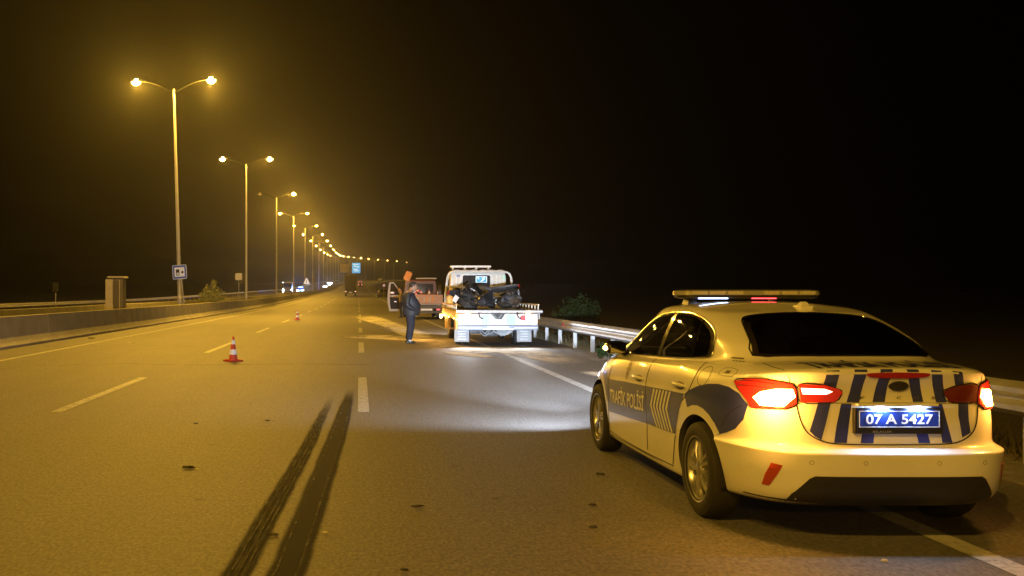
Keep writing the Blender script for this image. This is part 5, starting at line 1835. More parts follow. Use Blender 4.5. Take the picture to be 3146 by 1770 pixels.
# folding orange warning panel on a post over the cab
Mx = Matrix.Translation((-0.80, 2.60, 2.50)) @ Matrix.Rotation(R(24), 4, 'Y')
wp = build(MB().prism(rrect(0, 0, 0.19, 0.27, 0.05), 'y', -0.03, 0.03, Mx), "warning_panel", M_VORANGE, VN, bevel=0.008)
build(MB().tube([(-0.72, 2.62, 0.9), (-0.74, 2.62, 2.55)], 0.02, 8), "panel_post", M_CHASSIS, VN)
build(MB().box(-0.78, -0.40, 2.55, 2.60, 2.76, 2.79), "panel_hood", M_CHASSIS, VN)
# the opened front door, hinged at its leading edge
dr = bpy.data.objects.new("front_door", None)
M_VDOOR = mat("pickup_door_white", (0.72, 0.72, 0.74), 0.4, coat=0.4)
DO = [(0.0, 0.36), (0.88, 0.36), (0.98, 0.80), (1.0, 1.28), (0.95, 1.75), (0.90, 2.14), (0.62, 2.17), (0.26, 1.72), (0.06, 1.30), (0.0, 1.20)]
DI = [(0.22, 1.36), (0.85, 1.36), (0.82, 1.75), (0.79, 2.05), (0.62, 2.08), (0.36, 1.72)]
mbd = MB()


def ring_frame(mb, outer, inner_, y0, y1, fn):
    """frame between outline and opening: triangulated by bmesh"""
    bm = bmesh.new()
    vo = [bm.verts.new((p[0], p[1], 0)) for p in outer]
    vi = [bm.verts.new((p[0], p[1], 0)) for p in inner_]
    es = [bm.edges.new((a, b)) for a, b in zip(vo, vo[1:] + vo[:1])] + [bm.edges.new((a, b)) for a, b in zip(vi, vi[1:] + vi[:1])]
    bmesh.ops.triangle_fill(bm, edges=es, use_beauty=True)
    bm.verts.index_update()
    vs = [tuple(v.co) for v in bm.verts]
    fs = [[v.index for v in f.verts] for f in bm.faces]
    no, ni = len(vo), len(vi)
    bm.free()
    n = len(vs)
    V = [fn(p[0], p[1], y0) for p in vs] + [fn(p[0], p[1], y1) for p in vs]
    F = [tuple(f) for f in fs] + [tuple(i + n for i in f) for f in fs]
    F += [(i, (i + 1) % no, (i + 1) % no + n, i + n) for i in range(no)]
    F += [(no + i, no + (i + 1) % ni, no + (i + 1) % ni + n, no + i + n) for i in range(ni)]
    mb.add(V, F)
    return mb


da = R(78)


def door_pt(u, z, t):
    """u from hinge outward, t through the thickness"""
    hx, hy = -0.99, 4.52
    return (hx - u * math.sin(da) + t * math.cos(da) * 0, hy - u * math.cos(da) + t, z)


door = build(ring_frame(MB(), DO, DI, 0.0, 0.07, door_pt), "front_door", M_VDOOR, VN)
TRIM = [(0.14, 0.50), (0.80, 0.50), (0.84, 0.80), (0.86, 1.24), (0.14, 1.24)]
build(MB().add([door_pt(u, z, -0.03) for u, z in TRIM] + [door_pt(u, z, -0.001) for u, z in TRIM], [(0, 1, 2, 3, 4), (5, 6, 7, 8, 9)] + [(i, i + 5, (i + 1) % 5 + 5, (i + 1) % 5) for i in range(5)]), "door_trim", M_BLACK, door)
build(MB().add([door_pt(u, z, 0.03) for u, z in DI] + [door_pt(u, z, 0.036) for u, z in DI], [tuple(range(6)), tuple(range(11, 5, -1))] + [(i, i + 6, (i + 1) % 6 + 6, (i + 1) % 6) for i in range(6)]), "door_glass", MATS["cab_glass"], door)
p = door_pt(0.70, 1.50, -0.045)
build(MB().ellipsoid(p, 0.13, 0.03, 0.065), "wing_mirror", mat("mirror_glow_pink", (0.85, 0.7, 0.7), 0.2, emit=(1, 0.8, 0.8), estr=0.35), door, smooth=True)  # the mirror's reflection is put in as a pink glow
p = door_pt(0.50, 0.95, -0.04)
build(MB().box(p[0] - 0.07, p[0] + 0.07, p[1] - 0.02, p[1], 0.93, 0.97), "door_pull", M_ALU, door)
# load: cones and a roll of barrier tape (things of their own)
traffic_cone("traffic cone standing in the pickup bed beside the rolled tape", (4.06, 55.0, 0.90), 0.3, "cones carried in the pickup bed").scale = (1.2, 1.2, 1.45)
traffic_cone("traffic cone standing in the pickup bed next to the tow truck cab", (4.60, 55.2, 0.90), 0.1, "cones carried in the pickup bed").scale = (1.2, 1.2, 1.45)
traffic_cone("traffic cone in the pickup bed under the orange warning panel", (2.98, 55.4, 1.0), 0.6, "cones carried in the pickup bed").scale = (1.2, 1.2, 1.45)
tp = thing("tape_roll", "rolled red and white barrier tape lying in the pickup bed", "tape roll", (3.42, 54.6, 1.38))
for k in range(8):
    a0, a1 = k * math.pi / 4, (k + 1) * math.pi / 4
    pts = [(0.15 * math.cos(a0 + (a1 - a0) * i / 4), 0, 0.10 + 0.15 * math.sin(a0 + (a1 - a0) * i / 4)) for i in range(5)]
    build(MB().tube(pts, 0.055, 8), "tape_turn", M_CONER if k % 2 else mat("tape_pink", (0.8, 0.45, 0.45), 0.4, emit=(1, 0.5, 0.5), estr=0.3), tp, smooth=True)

# ================================================================== PEOPLE
def skin_body(name, verts, edges, radii, mats_fn, mats, parent, root=0, sub=2):
    me = bpy.data.meshes.new(name)
    me.from_pydata(verts, edges, [])
    o = bpy.data.objects.new(name, me)
    COL.objects.link(o)
    md = o.modifiers.new("skin", 'SKIN')
    md.use_smooth_shade = True
    sv = me.skin_vertices[0].data
    for i, r in enumerate(radii):
        sv[i].radius = r if hasattr(r, '__len__') else (r, r)
        sv[i].use_root = (i == root)
    sd = o.modifiers.new("sub", 'SUBSURF')
    sd.levels = sub
    sd.render_levels = sub
    bpy.context.view_layer.update()
    dg = bpy.context.evaluated_depsgraph_get()
    r = bpy.data.meshes.new_from_object(o.evaluated_get(dg))
    bpy.data.objects.remove(o)
    r.materials.clear()
    for m in mats:
        r.materials.append(m)
    for p in r.polygons:
        p.material_index = mats_fn(p.center)
        p.use_smooth = True
    ob = bpy.data.objects.new(name, r)
    COL.objects.link(ob)
    ob.parent = parent
    return ob


M_SKIN = mat("skin", (0.42, 0.23, 0.14), 0.55)
M_JACKET = mat("dark_jacket", (0.022, 0.025, 0.032), 0.6, vary=0.25, vscale=9, bump=0.3, bscale=14)
M_TROUSERS = mat("navy_trousers", (0.018, 0.02, 0.036), 0.8, vary=0.25, vscale=8, bump=0.3, bscale=12)
M_SHOE = mat("dark_shoe", (0.02, 0.021, 0.026), 0.5)
M_SOCK = mat("white_sock", (0.7, 0.7, 0.68), 0.8)
M_HAIR = mat("dark_hair", (0.02, 0.015, 0.012), 0.6)


def ell(c, ax, ay, n=16, tilt=0.0):
    """horizontal ellipse: ax along facing (x), ay across (y)"""
    return [(c[0] + ax * math.cos(2 * math.pi * i / n), c[1] + ay * math.sin(2 * math.pi * i / n), c[2] + tilt * math.cos(2 * math.pi * i / n)) for i in range(n)]


def head_parts(parent, c, s=1.0, hair=M_HAIR):
    """head facing +x, centre c"""
    M = Matrix.Translation(Vector(c)) @ Matrix.Scale(s, 4)
    mb = MB()
    prof = [(-0.125, 0.045, 0.0), (-0.115, 0.07, 0.012), (-0.08, 0.085, 0.012), (-0.04, 0.094, 0.004), (0.0, 0.098, 0.0), (0.04, 0.098, -0.004), (0.08, 0.086, -0.01), (0.11, 0.058, -0.014), (0.123, 0.02, -0.014)]
    rings = []
    for z, r, dx in prof:
        ring = []
        for i in range(20):
            a = 2 * math.pi * i / 20
            x, y = r * 1.05 * math.cos(a) + dx, r * 0.80 * math.sin(a)
            f = max(0.0, math.cos(a)) ** 6
            if -0.05 < z < 0.03:
                x += f * (0.030 if z < -0.02 else 0.014) * (abs(math.sin(a)) < 0.25)   # nose
            if z < -0.07:
                x += f * 0.012                                                           # chin
            ring.append(M @ Vector((x, y, z)))
        rings.append(ring)
    mb.loft(rings)
    head = build(mb, "head", M_SKIN, parent, smooth=True, angle=60)
    for sd in (-1, 1):
        build(MB().ellipsoid(M @ Vector((-0.01, sd * 0.082, -0.01)), 0.018, 0.010, 0.03), "ear", M_SKIN, head, smooth=True)
        build(MB().ellipsoid(M @ Vector((0.088, sd * 0.034, 0.008)), 0.010, 0.012, 0.008), "eye", M_HAIR, head, smooth=True)
    build(MB().ellipsoid(M @ Vector((0.092, 0, -0.068)), 0.010, 0.025, 0.006), "mouth", mat("lips", (0.3, 0.12, 0.09), 0.5), head, smooth=True)
    hm = MB()
    rings = []
    for z, r in ((-0.03, 0.100), (0.02, 0.107), (0.06, 0.103), (0.10, 0.080), (0.128, 0.045), (0.135, 0.01)):
        ring = []
        for i in range(20):
            a = 2 * math.pi * i / 20
            fr = max(0.0, math.cos(a))
            rr = r * (1 - 0.22 * fr if z < 0.05 else 1)
            ring.append(M @ Vector((rr * 1.03 * math.cos(a) - 0.008, rr * 0.82 * math.sin(a), z + (0.03 * fr if z < 0.05 else 0))))
        rings.append(ring)
    hm.loft(rings)
    build(hm, "hair", hair, head, smooth=True, angle=60)
    return head


def shoe(parent, x, y, m, rz=0.0, L=0.30):
    rings = []
    for t, w, h in ((-0.09, 0.030, 0.06), (-0.075, 0.040, 0.085), (-0.02, 0.043, 0.095), (0.05, 0.045, 0.075), (0.12, 0.050, 0.058), (0.18, 0.046, 0.046), (0.215, 0.022, 0.032)):
        rings.append([(t, -w, 0.004), (t, w, 0.004), (t, w, h * 0.5), (t, w * 0.6, h), (t, -w * 0.6, h), (t, -w, h * 0.5)])
    o = build(MB().loft(rings), "shoe", m, parent, smooth=True, angle=50)
    o.location = (x, y, 0)
    o.rotation_euler = (0, 0, rz)
    return o


P1 = thing("person", "person in dark jacket and navy trousers standing beside the tow truck, hands in pockets", "person", (1.53, 28.9, 0), R(6))
# one continuous figure: pelvis, legs, torso, neck, arms (faces +x)
V = [(0.0, 0, 0.98), (0.0, 0.10, 0.92), (0.03, 0.115, 0.52), (-0.03, 0.12, 0.10), (0.06, 0.125, 0.045),
     (0.0, -0.10, 0.92), (0.02, -0.11, 0.52), (-0.05, -0.115, 0.10), (0.04, -0.12, 0.045),
     (0.04, 0, 1.15), (0.03, 0, 1.38), (-0.02, 0, 1.52), (0.05, 0, 1.59), (0.09, 0, 1.69),
     (-0.04, 0.19, 1.47), (-0.10, 0.27, 1.20), (0.10, 0.22, 1.05), (0.17, 0.17, 1.03),
     (-0.04, -0.19, 1.47), (-0.10, -0.27, 1.20), (0.10, -0.23, 1.05), (0.17, -0.18, 1.03)]
E = [(0, 1), (1, 2), (2, 3), (3, 4), (0, 5), (5, 6), (6, 7), (7, 8), (0, 9), (9, 10), (10, 11), (11, 12), (12, 13),
     (11, 14), (14, 15), (15, 16), (16, 17), (11, 18), (18, 19), (19, 20), (20, 21)]
RAD = [0.16, 0.105, 0.075, 0.05, 0.045, 0.105, 0.075, 0.05, 0.045, 0.17, 0.16, 0.11, 0.06, 0.06, 0.075, 0.058, 0.05, 0.04, 0.075, 0.058, 0.05, 0.04]


def pmat(c):
    if c.z < 0.12:
        return 3
    if c.z < 0.98:
        return 1
    return 2 if c.z < 1.54 else 0


skin_body("body", V, E, RAD, pmat, [M_SKIN, M_TROUSERS, M_JACKET, M_SOCK], P1)
head_parts(P1, (0.115, 0, 1.735), 1.05)
# trousers legs hang straighter than the body
for s, dx in ((1, 0.02), (-1, 0.0)):
    rr = []
    for z, x, a, b in ((0.10, -0.03, 0.080, 0.072), (0.14, -0.03, 0.090, 0.078), (0.35, 0.0, 0.105, 0.088), (0.55, 0.03, 0.115, 0.096), (0.78, 0.02, 0.145, 0.112), (0.95, 0.01, 0.18, 0.12), (1.02, 0.01, 0.19, 0.115)):
        wob = 0.006 * math.sin(z * 23 + s)
        rr.append(ell((x + dx + wob, s * (0.115 if z < 0.8 else 0.095), z), a, b))
    build(MB().loft(rr), "trouser_leg", M_TROUSERS, P1, smooth=True, angle=60)
    shoe(P1, -0.045 + dx, s * 0.12, M_SHOE, R(-8 * s))
# jacket with full belly, hem, collar and sleeves ending in the pockets
rr = []
for z, x, a, b, t in ((0.84, 0.035, 0.245, 0.235, -0.01), (0.86, 0.045, 0.258, 0.24, -0.01), (1.0, 0.065, 0.285, 0.25, 0.0), (1.14, 0.065, 0.285, 0.255, 0.0), (1.28, 0.03, 0.255, 0.255, 0.0), (1.40, -0.02, 0.215, 0.245, 0.0),
                      (1.50, -0.03, 0.165, 0.20, 0.0), (1.56, 0.005, 0.11, 0.115, 0.0), (1.60, 0.045, 0.088, 0.088, -0.02)):
    rr.append(ell((x, 0, z), a, b, 20, t))
jk = build(MB().loft(rr), "jacket", M_JACKET, P1, smooth=True, angle=60)
for s in (-1, 1):
    arm = smooth_poly([(-0.05, s * 0.19, 1.48), (-0.09, s * 0.255, 1.34), (-0.115, s * 0.285, 1.18), (-0.02, s * 0.275, 1.08), (0.10, s * 0.235, 1.03), (0.17, s * 0.19, 1.01)], 3, False)
    n = len(arm)
    build(MB().tube(arm, [0.085 - 0.032 * i / (n - 1) + 0.004 * math.sin(i * 2.1) for i in range(n)], 12), "sleeve", M_JACKET, jk, smooth=True)
M_ZIP = mat("zip_metal", (0.7, 0.7, 0.72), 0.25, metal=0.9)
for x0, z0, x1, z1 in ((0.0, 1.10, 0.035, 1.00), (0.11, 1.12, 0.175, 0.99), (0.005, 0.99, 0.03, 0.95)):
    build(MB().tube([(x0, -0.262, z0), (x1, -0.257, z1)], 0.006, 6), "zip", M_ZIP, jk)

P2 = thing("person", "person in olive jacket reaching an arm toward the open pickup door", "person", (2.50, 57.0, 0), R(180))
V2 = [(0.0, 0, 0.95), (0.0, 0.10, 0.9), (0.02, 0.11, 0.5), (-0.03, 0.115, 0.10), (0.06, 0.12, 0.045), (0.0, -0.10, 0.9), (0.02, -0.11, 0.5), (-0.03, -0.115, 0.10), (0.06, -0.12, 0.045),
      (0.01, 0, 1.15), (0.0, 0, 1.36), (-0.02, 0, 1.48), (0.0, 0, 1.56), (0.02, 0, 1.64),
      (-0.02, 0.19, 1.43), (0.06, 0.24, 1.20), (0.30, 0.20, 1.24), (0.37, 0.19, 1.25), (0.41, 0.19, 1.255),
      (-0.02, -0.19, 1.43), (-0.05, -0.25, 1.18), (0.06, -0.22, 0.95), (0.08, -0.22, 0.87),
      (0.47, 0.215, 1.27), (0.48, 0.20, 1.255), (0.48, 0.185, 1.245), (0.46, 0.17, 1.24), (0.42, 0.225, 1.29)]
E2 = [(0, 1), (1, 2), (2, 3), (3, 4), (0, 5), (5, 6), (6, 7), (7, 8), (0, 9), (9, 10), (10, 11), (11, 12), (12, 13), (11, 14), (14, 15), (15, 16), (16, 17), (17, 18), (11, 19), (19, 20), (20, 21), (21, 22),
      (18, 23), (18, 24), (18, 25), (18, 26), (17, 27)]
RAD2 = [0.14, 0.10, 0.07, 0.05, 0.045, 0.10, 0.07, 0.05, 0.045, 0.145, 0.155, 0.11, 0.055, 0.055, 0.075, 0.055, 0.042, 0.03, 0.026, 0.075, 0.055, 0.042, 0.035, 0.009, 0.009, 0.009, 0.008, 0.009]
M_OLIVE = mat("olive_jacket", (0.16, 0.11, 0.045), 0.7, vary=0.2, vscale=8)
skin_body("body", V2, E2, RAD2, lambda c: (0 if (c.z > 1.51 or c.x > 0.33) else (1 if c.z < 0.93 else 2)), [M_SKIN, M_TROUSERS, M_OLIVE], P2)
head_parts(P2, (0.03, 0, 1.70), 1.0)
for s in (-1, 1):
    shoe(P2, -0.03, s * 0.12, M_SHOE)
ph = tag(build(MB().box(-0.04, 0.04, -0.006, 0.006, -0.075, 0.075), "phone", mat("phone_pale", (0.7, 0.7, 0.7), 0.3), None, bevel=0.004), "pale phone held by the person at the open pickup door", "phone")
ph.location = (2.02, 56.80, 1.30)
ph.rotation_euler = (R(20), R(50), R(10))

# ================================================================== MEDIAN FURNITURE
cb = thing("roadside_cabinet", "pale concrete radar cabinet with a flat cap standing behind the barrier", "cabinet", (-11.30, 44.0, 0.16))
M_CAB = mat("cabinet_render_lit", (0.66, 0.60, 0.50), 0.85, vary=0.18, vscale=3, bump=0.2)  # lamplight on the pier is put into this paler tone
build(MB().box(-0.42, -0.08, -0.35, 0.35, 0.0, 1.98), "side_pier", M_CAB, cb, bevel=0.015)
build(MB().box(-0.46, -0.06, -0.38, 0.38, 0.0, 0.85), "pier_foot", M_CAB, cb, bevel=0.015)
build(MB().box(-0.078, 0.38, -0.28, 0.30, 0.0, 2.02), "body", mat("cabinet_grey", (0.20, 0.18, 0.14), 0.8, vary=0.2, vscale=3), cb, bevel=0.012)
build(MB().box(0.20, 0.23, -0.288, -0.281, 0.55, 1.95), "door_edge", M_CAB, cb)
build(MB().box(-0.06, 0.19, -0.286, -0.281, 0.60, 1.90), "door", mat("cabinet_door", (0.14, 0.12, 0.09), 0.6), cb)
build(MB().loft([[(-0.34, -0.42, 2.04), (0.46, -0.42, 2.04), (0.46, 0.42, 2.04), (-0.34, 0.42, 2.04)], [(-0.30, -0.38, 2.12), (0.42, -0.38, 2.12), (0.42, 0.38, 2.12), (-0.30, 0.38, 2.12)]]), "cap", M_CAB, cb)

M_SIGNBLUE = mat("sign_blue", (0.02, 0.07, 0.36), 0.4, emit=(0.1, 0.25, 0.9), estr=0.05)  # blue and white both glow a little for returned light
M_SIGNWHITE = mat("sign_white", (0.75, 0.78, 0.82), 0.4, emit=(0.8, 0.85, 1.0), estr=0.10)
M_SIGNBACK = mat("sign_back", (0.38, 0.36, 0.33), 0.5, metal=0.2, vary=0.15)
cs = thing("radar_sign", "square blue speed camera sign on a leaning post before the tallest lamp", "sign", (-10.22, 55.0, 0.16))
cs.rotation_euler = (0, R(-4), 0)
build(MB().tube([(0.08, 0.05, 0.0), (0.0, 0.05, 2.9)], 0.035, 10), "post", M_STEEL, cs, smooth=True)
pn = build(MB().prism(rrect(-0.05, 2.56, 0.41, 0.41, 0.06), 'y', -0.02, 0.0), "panel", M_SIGNWHITE, cs)
build(MB().prism(rrect(-0.05, 2.56, 0.385, 0.385, 0.05), 'y', -0.025, -0.0215), "blue_field", M_SIGNBLUE, pn)
build(MB().prism(rrect(-0.05, 2.56, 0.29, 0.27, 0.02), 'y', -0.030, -0.0265), "white_field", M_SIGNWHITE, pn)
M_SIGNINK = mat("sign_ink", (0.01, 0.012, 0.02), 0.5)
build(MB().box(-0.26, -0.06, -0.034, -0.0315, 2.36, 2.72), "camera_symbol", M_SIGNINK, pn)
build(MB().prism([(-0.16 + 0.07 * math.cos(i * math.pi / 8), 2.46 + 0.07 * math.sin(i * math.pi / 8)) for i in range(16)], 'y', -0.037, -0.0345), "lens_symbol", M_SIGNWHITE, pn)
build(MB().prism([(-0.16 + 0.03 * math.cos(i * math.pi / 8), 2.46 + 0.03 * math.sin(i * math.pi / 8)) for i in range(16)], 'y', -0.040, -0.0375), "lens_symbol", M_SIGNINK, pn)
build(MB().prism([(0.04, 2.50), (0.08, 2.62), (0.14, 2.62), (0.18, 2.56), (0.16, 2.48), (0.08, 2.46)], 'y', -0.034, -0.0315), "vehicle_symbol", M_SIGNINK, pn)
sb = thing("sign_from_behind", "bare grey back of a small square sign on a thin post beside the bush", "sign", (-10.2, 80.0, 0.16))
build(MB().tube([(0, 0, 0), (0, 0, 2.95)], 0.03, 8), "post", M_STEEL, sb, smooth=True)
build(MB().prism(rrect(0, 2.68, 0.29, 0.29, 0.05), 'y', -0.05, -0.032), "panel", M_SIGNBACK, sb)
tr_ = thing("warning_sign", "white triangular warning sign on the median above the blue-lit car", "sign", (-10.1, 181.0, road_z(181) + 0.16))
build(MB().tube([(0, 0, 0), (0, 0, 2.5)], 0.035, 8), "post", M_STEEL, tr_, smooth=True)
tp_ = build(MB().prism([(-0.62, 2.35), (0.62, 2.35), (0.05, 3.42), (-0.05, 3.42)], 'y', -0.05, -0.03), "panel", mat("sign_white_glow", (0.8, 0.82, 0.9), 0.4, emit=(0.75, 0.82, 1.0), estr=0.55), tr_)  # brightness is the panel's own emission; the triangle is no lamp
build(MB().prism([(-0.10, 2.5), (-0.16, 2.7), (-0.02, 2.9), (-0.06, 3.1), (0.06, 3.1), (0.12, 2.88), (-0.02, 2.68), (0.02, 2.5)], 'y', -0.056, -0.051), "bend_symbol", mat("sign_grey_ink", (0.1, 0.1, 0.14), 0.5), tp_)
sm_ = thing("small_sign", "dim small sign on a thin post far beyond the cabinet", "sign", (-15.6, 48.6, 0.0))
build(MB().tube([(0, 0, 0), (0, 0, 1.5)], 0.025, 8), "post", M_STEEL, sm_, smooth=True)
build(MB().prism(rrect(0, 1.80, 0.15, 0.24, 0.04), 'y', -0.04, -0.02), "panel", mat("sign_dark", (0.02, 0.02, 0.02), 0.6), sm_)
# T-post direction signs far ahead
gy = 505.0
gs = thing("direction_sign", "tall blue direction sign and a blank sign back sharing one post far ahead", "sign", RP(gy, -10.3, 0.0))
build(MB().tube([(0, 0, 0), (0, 0, 10.6)], 0.28, 10), "post", M_STEEL, gs, smooth=True)
build(MB().box(-2.6, 3.4, 0.1, 0.35, 9.5, 9.8).box(-2.6, 3.4, 0.1, 0.35, 6.6, 6.9), "arm", M_STEEL, gs)
bp_ = build(MB().prism(rrect(4.3, 8.2, 2.2, 2.75, 0.2), 'y', -0.1, 0.05), "blue_panel", mat("direction_blue", (0.02, 0.28, 0.55), 0.4, emit=(0.12, 0.55, 0.95), estr=0.75), gs)  # panel and lines glow in place of light they would return
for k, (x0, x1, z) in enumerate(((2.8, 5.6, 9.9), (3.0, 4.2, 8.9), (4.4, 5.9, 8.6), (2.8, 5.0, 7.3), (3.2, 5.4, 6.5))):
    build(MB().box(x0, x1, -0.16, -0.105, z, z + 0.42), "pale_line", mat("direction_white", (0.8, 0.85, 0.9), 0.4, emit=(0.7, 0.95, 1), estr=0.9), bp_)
build(MB().prism(rrect(-2.3, 9.2, 1.9, 1.15, 0.1), 'y', -0.1, 0.05), "back_panel", mat("sign_back_ochre", (0.55, 0.40, 0.20), 0.6, vary=0.1, vscale=1), gs)
build(MB().prism(rrect(-2.3, 6.85, 1.9, 1.1, 0.1), 'y', -0.1, 0.05), "back_panel", MATS["sign_back_ochre"], gs)
ks = thing("round_sign", "small pale round sign on a low post at the shoulder beyond the open door", "sign", RP(150, 4.05, -0.2))
build(MB().tube([(0, 0, 0), (0, 0, 2.2)], 0.03, 8), "post", M_STEEL, ks, smooth=True)
build(MB().prism([(0.2 * math.cos(i * math.pi / 10), 2.45 + 0.2 * math.sin(i * math.pi / 10)) for i in range(20)], 'y', -0.05, -0.03), "panel", mat("sign_pink", (0.7, 0.45, 0.5), 0.4, emit=(1, 0.6, 0.7), estr=0.35), ks)


# ================================================================== PLANTS
def leafy(name, label, cat, loc, h, spread, n, m_leaf, m_stem, lobes, leaf=(0.05, 0.10), seed=1):
    rd = random.Random(seed)
    t = thing(name, label, cat, loc)
    st = MB()
    lf = MB()
    for (lx, ly, lz, lr) in lobes:
        top = Vector((lx * spread, ly * spread, lz * h))
        st.tube([(lx * 0.15, ly * 0.15, 0), tuple(top * 0.5 + Vector((0.03, 0, 0))), tuple(top)], [0.02, 0.013, 0.006], 5)
        k = int(n * lr / sum(q_[3] for q_ in lobes))
        for i in range(k):
            d = Vector((rd.gauss(0, 1), rd.gauss(0, 1), rd.gauss(0, 1)))
            d.normalize()
            rr_ = lr * rd.random() ** 0.45
            c = top + Vector((d.x * rr_ * spread, d.y * rr_ * spread, d.z * rr_ * h * 0.8))
            if c.z < 0.02:
                continue
            L = rd.uniform(*leaf)
            ax = Vector((rd.gauss(0, 1), rd.gauss(0, 1), rd.gauss(0, 0.8) + 0.3)).normalized()
            sd = ax.cross(Vector((rd.gauss(0, 1), rd.gauss(0, 1), rd.gauss(0, 1)))).normalized() * L * 0.28
            lf.add([c, c + ax * L * 0.5 + sd, c + ax * L, c + ax * L * 0.5 - sd], [(0, 1, 2, 3)])
    me = bpy.data.meshes.new("foliage")
    me.from_pydata(lf.v, [], lf.f)
    link("foliage", me, m_leaf, t)
    build(st, "stems", m_stem, t)
    return t


M_LEAF = mat("leaf_green", (0.02, 0.032, 0.008), 0.9, spec=0.05, vary=0.4, vscale=8)
M_LEAF2 = mat("leaf_dry", (0.22, 0.22, 0.07), 0.7, vary=0.4, vscale=6)
M_STEM = mat("stem_brown", (0.09, 0.065, 0.04), 0.8)
leafy("shrub", "dry bush with upright branches on the median near the sign back", "bush", (-11.0, 71.0, 0.16), 2.25, 0.9, 2600, M_LEAF2, M_STEM,
      [(-0.85, 0, 0.35, 0.38), (-0.5, 0.1, 0.62, 0.3), (-0.1, 0, 0.45, 0.4), (0.1, -0.1, 0.85, 0.26), (0.35, 0, 0.5, 0.35), (0.8, 0, 0.36, 0.36)], (0.07, 0.16), 5)
leafy("shrub", "broad green bush growing behind the guard rail beyond the tow truck", "bush", (7.0, 30.5, -0.35), 1.7, 0.75, 2600, M_LEAF, M_STEM,
      [(-0.7, 0, 0.55, 0.4), (-0.25, 0.2, 0.75, 0.38), (0.2, -0.1, 0.8, 0.4), (0.65, 0, 0.68, 0.4), (0.0, 0, 0.45, 0.45)], (0.05, 0.11), 6)
leafy("shrub", "tuft of weeds at the foot of a guard rail post near the car's mirror", "plant", (5.62, 21.6, 0.0), 0.34, 0.22, 420, M_LEAF, M_STEM,
      [(-0.4, 0, 0.5, 0.45), (0.3, 0, 0.6, 0.5), (0.0, 0.2, 0.8, 0.35)], (0.05, 0.12), 7)
rdg = random.Random(4)
gm = MB()
for i in range(5200):
    y = rdg.uniform(16, 120)
    lat = rdg.uniform(-12.1, -10.5)
    if rdg.random() < 0.5:
        lat = -12.0 + abs(rdg.gauss(0, 0.35))
    p = RP(y, lat, 0.17)
    hgt = rdg.uniform(0.08, 0.34) * (1.6 if math.sin(y * 0.7 + lat * 3) > 0.5 else 0.8)
    dx, dy = rdg.gauss(0, 0.08), rdg.gauss(0, 0.08)
    w = 0.012
    gm.add([p + Vector((-w, 0, 0)), p + Vector((w, 0, 0)), p + Vector((dx, dy, hgt))], [(0, 1, 2)])
me = bpy.data.meshes.new("dry_grass")
me.from_pydata(gm.v, [], gm.f)
g_ = structure(link("dry_grass", me, mat("dry_grass", (0.22, 0.17, 0.07), 0.8)), "stuff")
g_["label"] = "dry grass and weeds on the median strip"
gm = MB()
for i in range(6000):
    y = rdg.uniform(8, 60)
    lat = 6.0 + abs(rdg.gauss(0.35, 0.6))
    p = RP(y, lat, -0.02 if lat < 6.8 else -0.12 - (lat - 6.8) * 0.4)
    hgt = rdg.uniform(0.06, 0.32)
    w = 0.010
    gm.add([p + Vector((-w, 0, 0)), p + Vector((w, 0, 0)), p + Vector((rdg.gauss(0, 0.08), rdg.gauss(0, 0.08), hgt))], [(0, 1, 2)])
me = bpy.data.meshes.new("verge_grass")
me.from_pydata(gm.v, [], gm.f)
g_ = structure(link("verge_grass", me, mat("verge_grass", (0.13, 0.11, 0.05), 0.8)), "stuff")
g_["label"] = "thin dry grass growing along the guard rail"

# ================================================================== DEBRIS ON THE ROAD
M_DEBD = mat("dark_debris", (0.03, 0.027, 0.023), 0.6)
M_DEBP = mat("pale_debris", (0.55, 0.50, 0.40), 0.5)


def shard(x, y, L, label, m, seed, cat="scrap"):
    rd = random.Random(seed)
    pts = []
    n = rd.randint(5, 8)
    for i in range(n):
        a = 2 * math.pi * i / n
        r = L * 0.5 * rd.uniform(0.45, 1.0)
        pts.append((r * math.cos(a), 0.5 * r * math.sin(a)))
    mb = MB()
    top = [(p[0] * 0.8, p[1] * 0.8, 0.012 + rd.uniform(0, 0.3) * L * 0.35) for p in pts]
    mb.loft([[(p[0], p[1], 0.0065) for p in pts], top])
    o = build(mb, "scrap_fragment", m)
    o.location = (x, y, 0)
    o.rotation_euler = (0, 0, rd.uniform(-0.4, 0.4))
    return tag(o, label, cat, "scraps lying on the road")


DEB = [(-1.50, 8.35, 0.15, "largest scrap on the road, crumpled with a pale glint, left of the skid marks", 0),
       (-1.43, 8.28, 0.06, "pale splinter touching the largest crumpled scrap", 1),
       (0.42, 6.85, 0.13, "dark flat scrap midway between the skid marks and the police car", 0),
       (-0.55, 6.05, 0.09, "dark lump between the two skid marks", 0),
       (1.70, 6.90, 0.08, "dark scrap nearest the police car's rear wheel", 0),
       (1.54, 6.24, 0.07, "small dark scrap in line below the police car's rear wheel", 0),
       (-1.10, 11.4, 0.10, "dark sliver on the lane beyond the largest scrap", 0),
       (-1.93, 11.15, 0.07, "tiny dark sliver farthest from the skid marks", 0),
       (2.05, 8.05, 0.12, "flat stain-like scrap beside the police car's rear door", 0),
       (3.03, 5.46, 0.06, "pale pebble on the road behind the police car bumper", 1),
       (0.25, 5.28, 0.07, "dark chip at the near edge of the road view", 0),
       (-0.22, 6.1, 0.05, "pale splinter to the right of the broad skid mark", 1),
       (-6.95, 28.8, 0.35, "pale crumpled litter at the foot of the concrete barrier", 1),
       (-8.9, 31.5, 0.40, "grey rags lying along the foot of the concrete barrier", 0)]
for i, (x, y, L, lab, k) in enumerate(DEB):
    shard(x, y, L, lab, M_DEBP if k else M_DEBD, 30 + i)

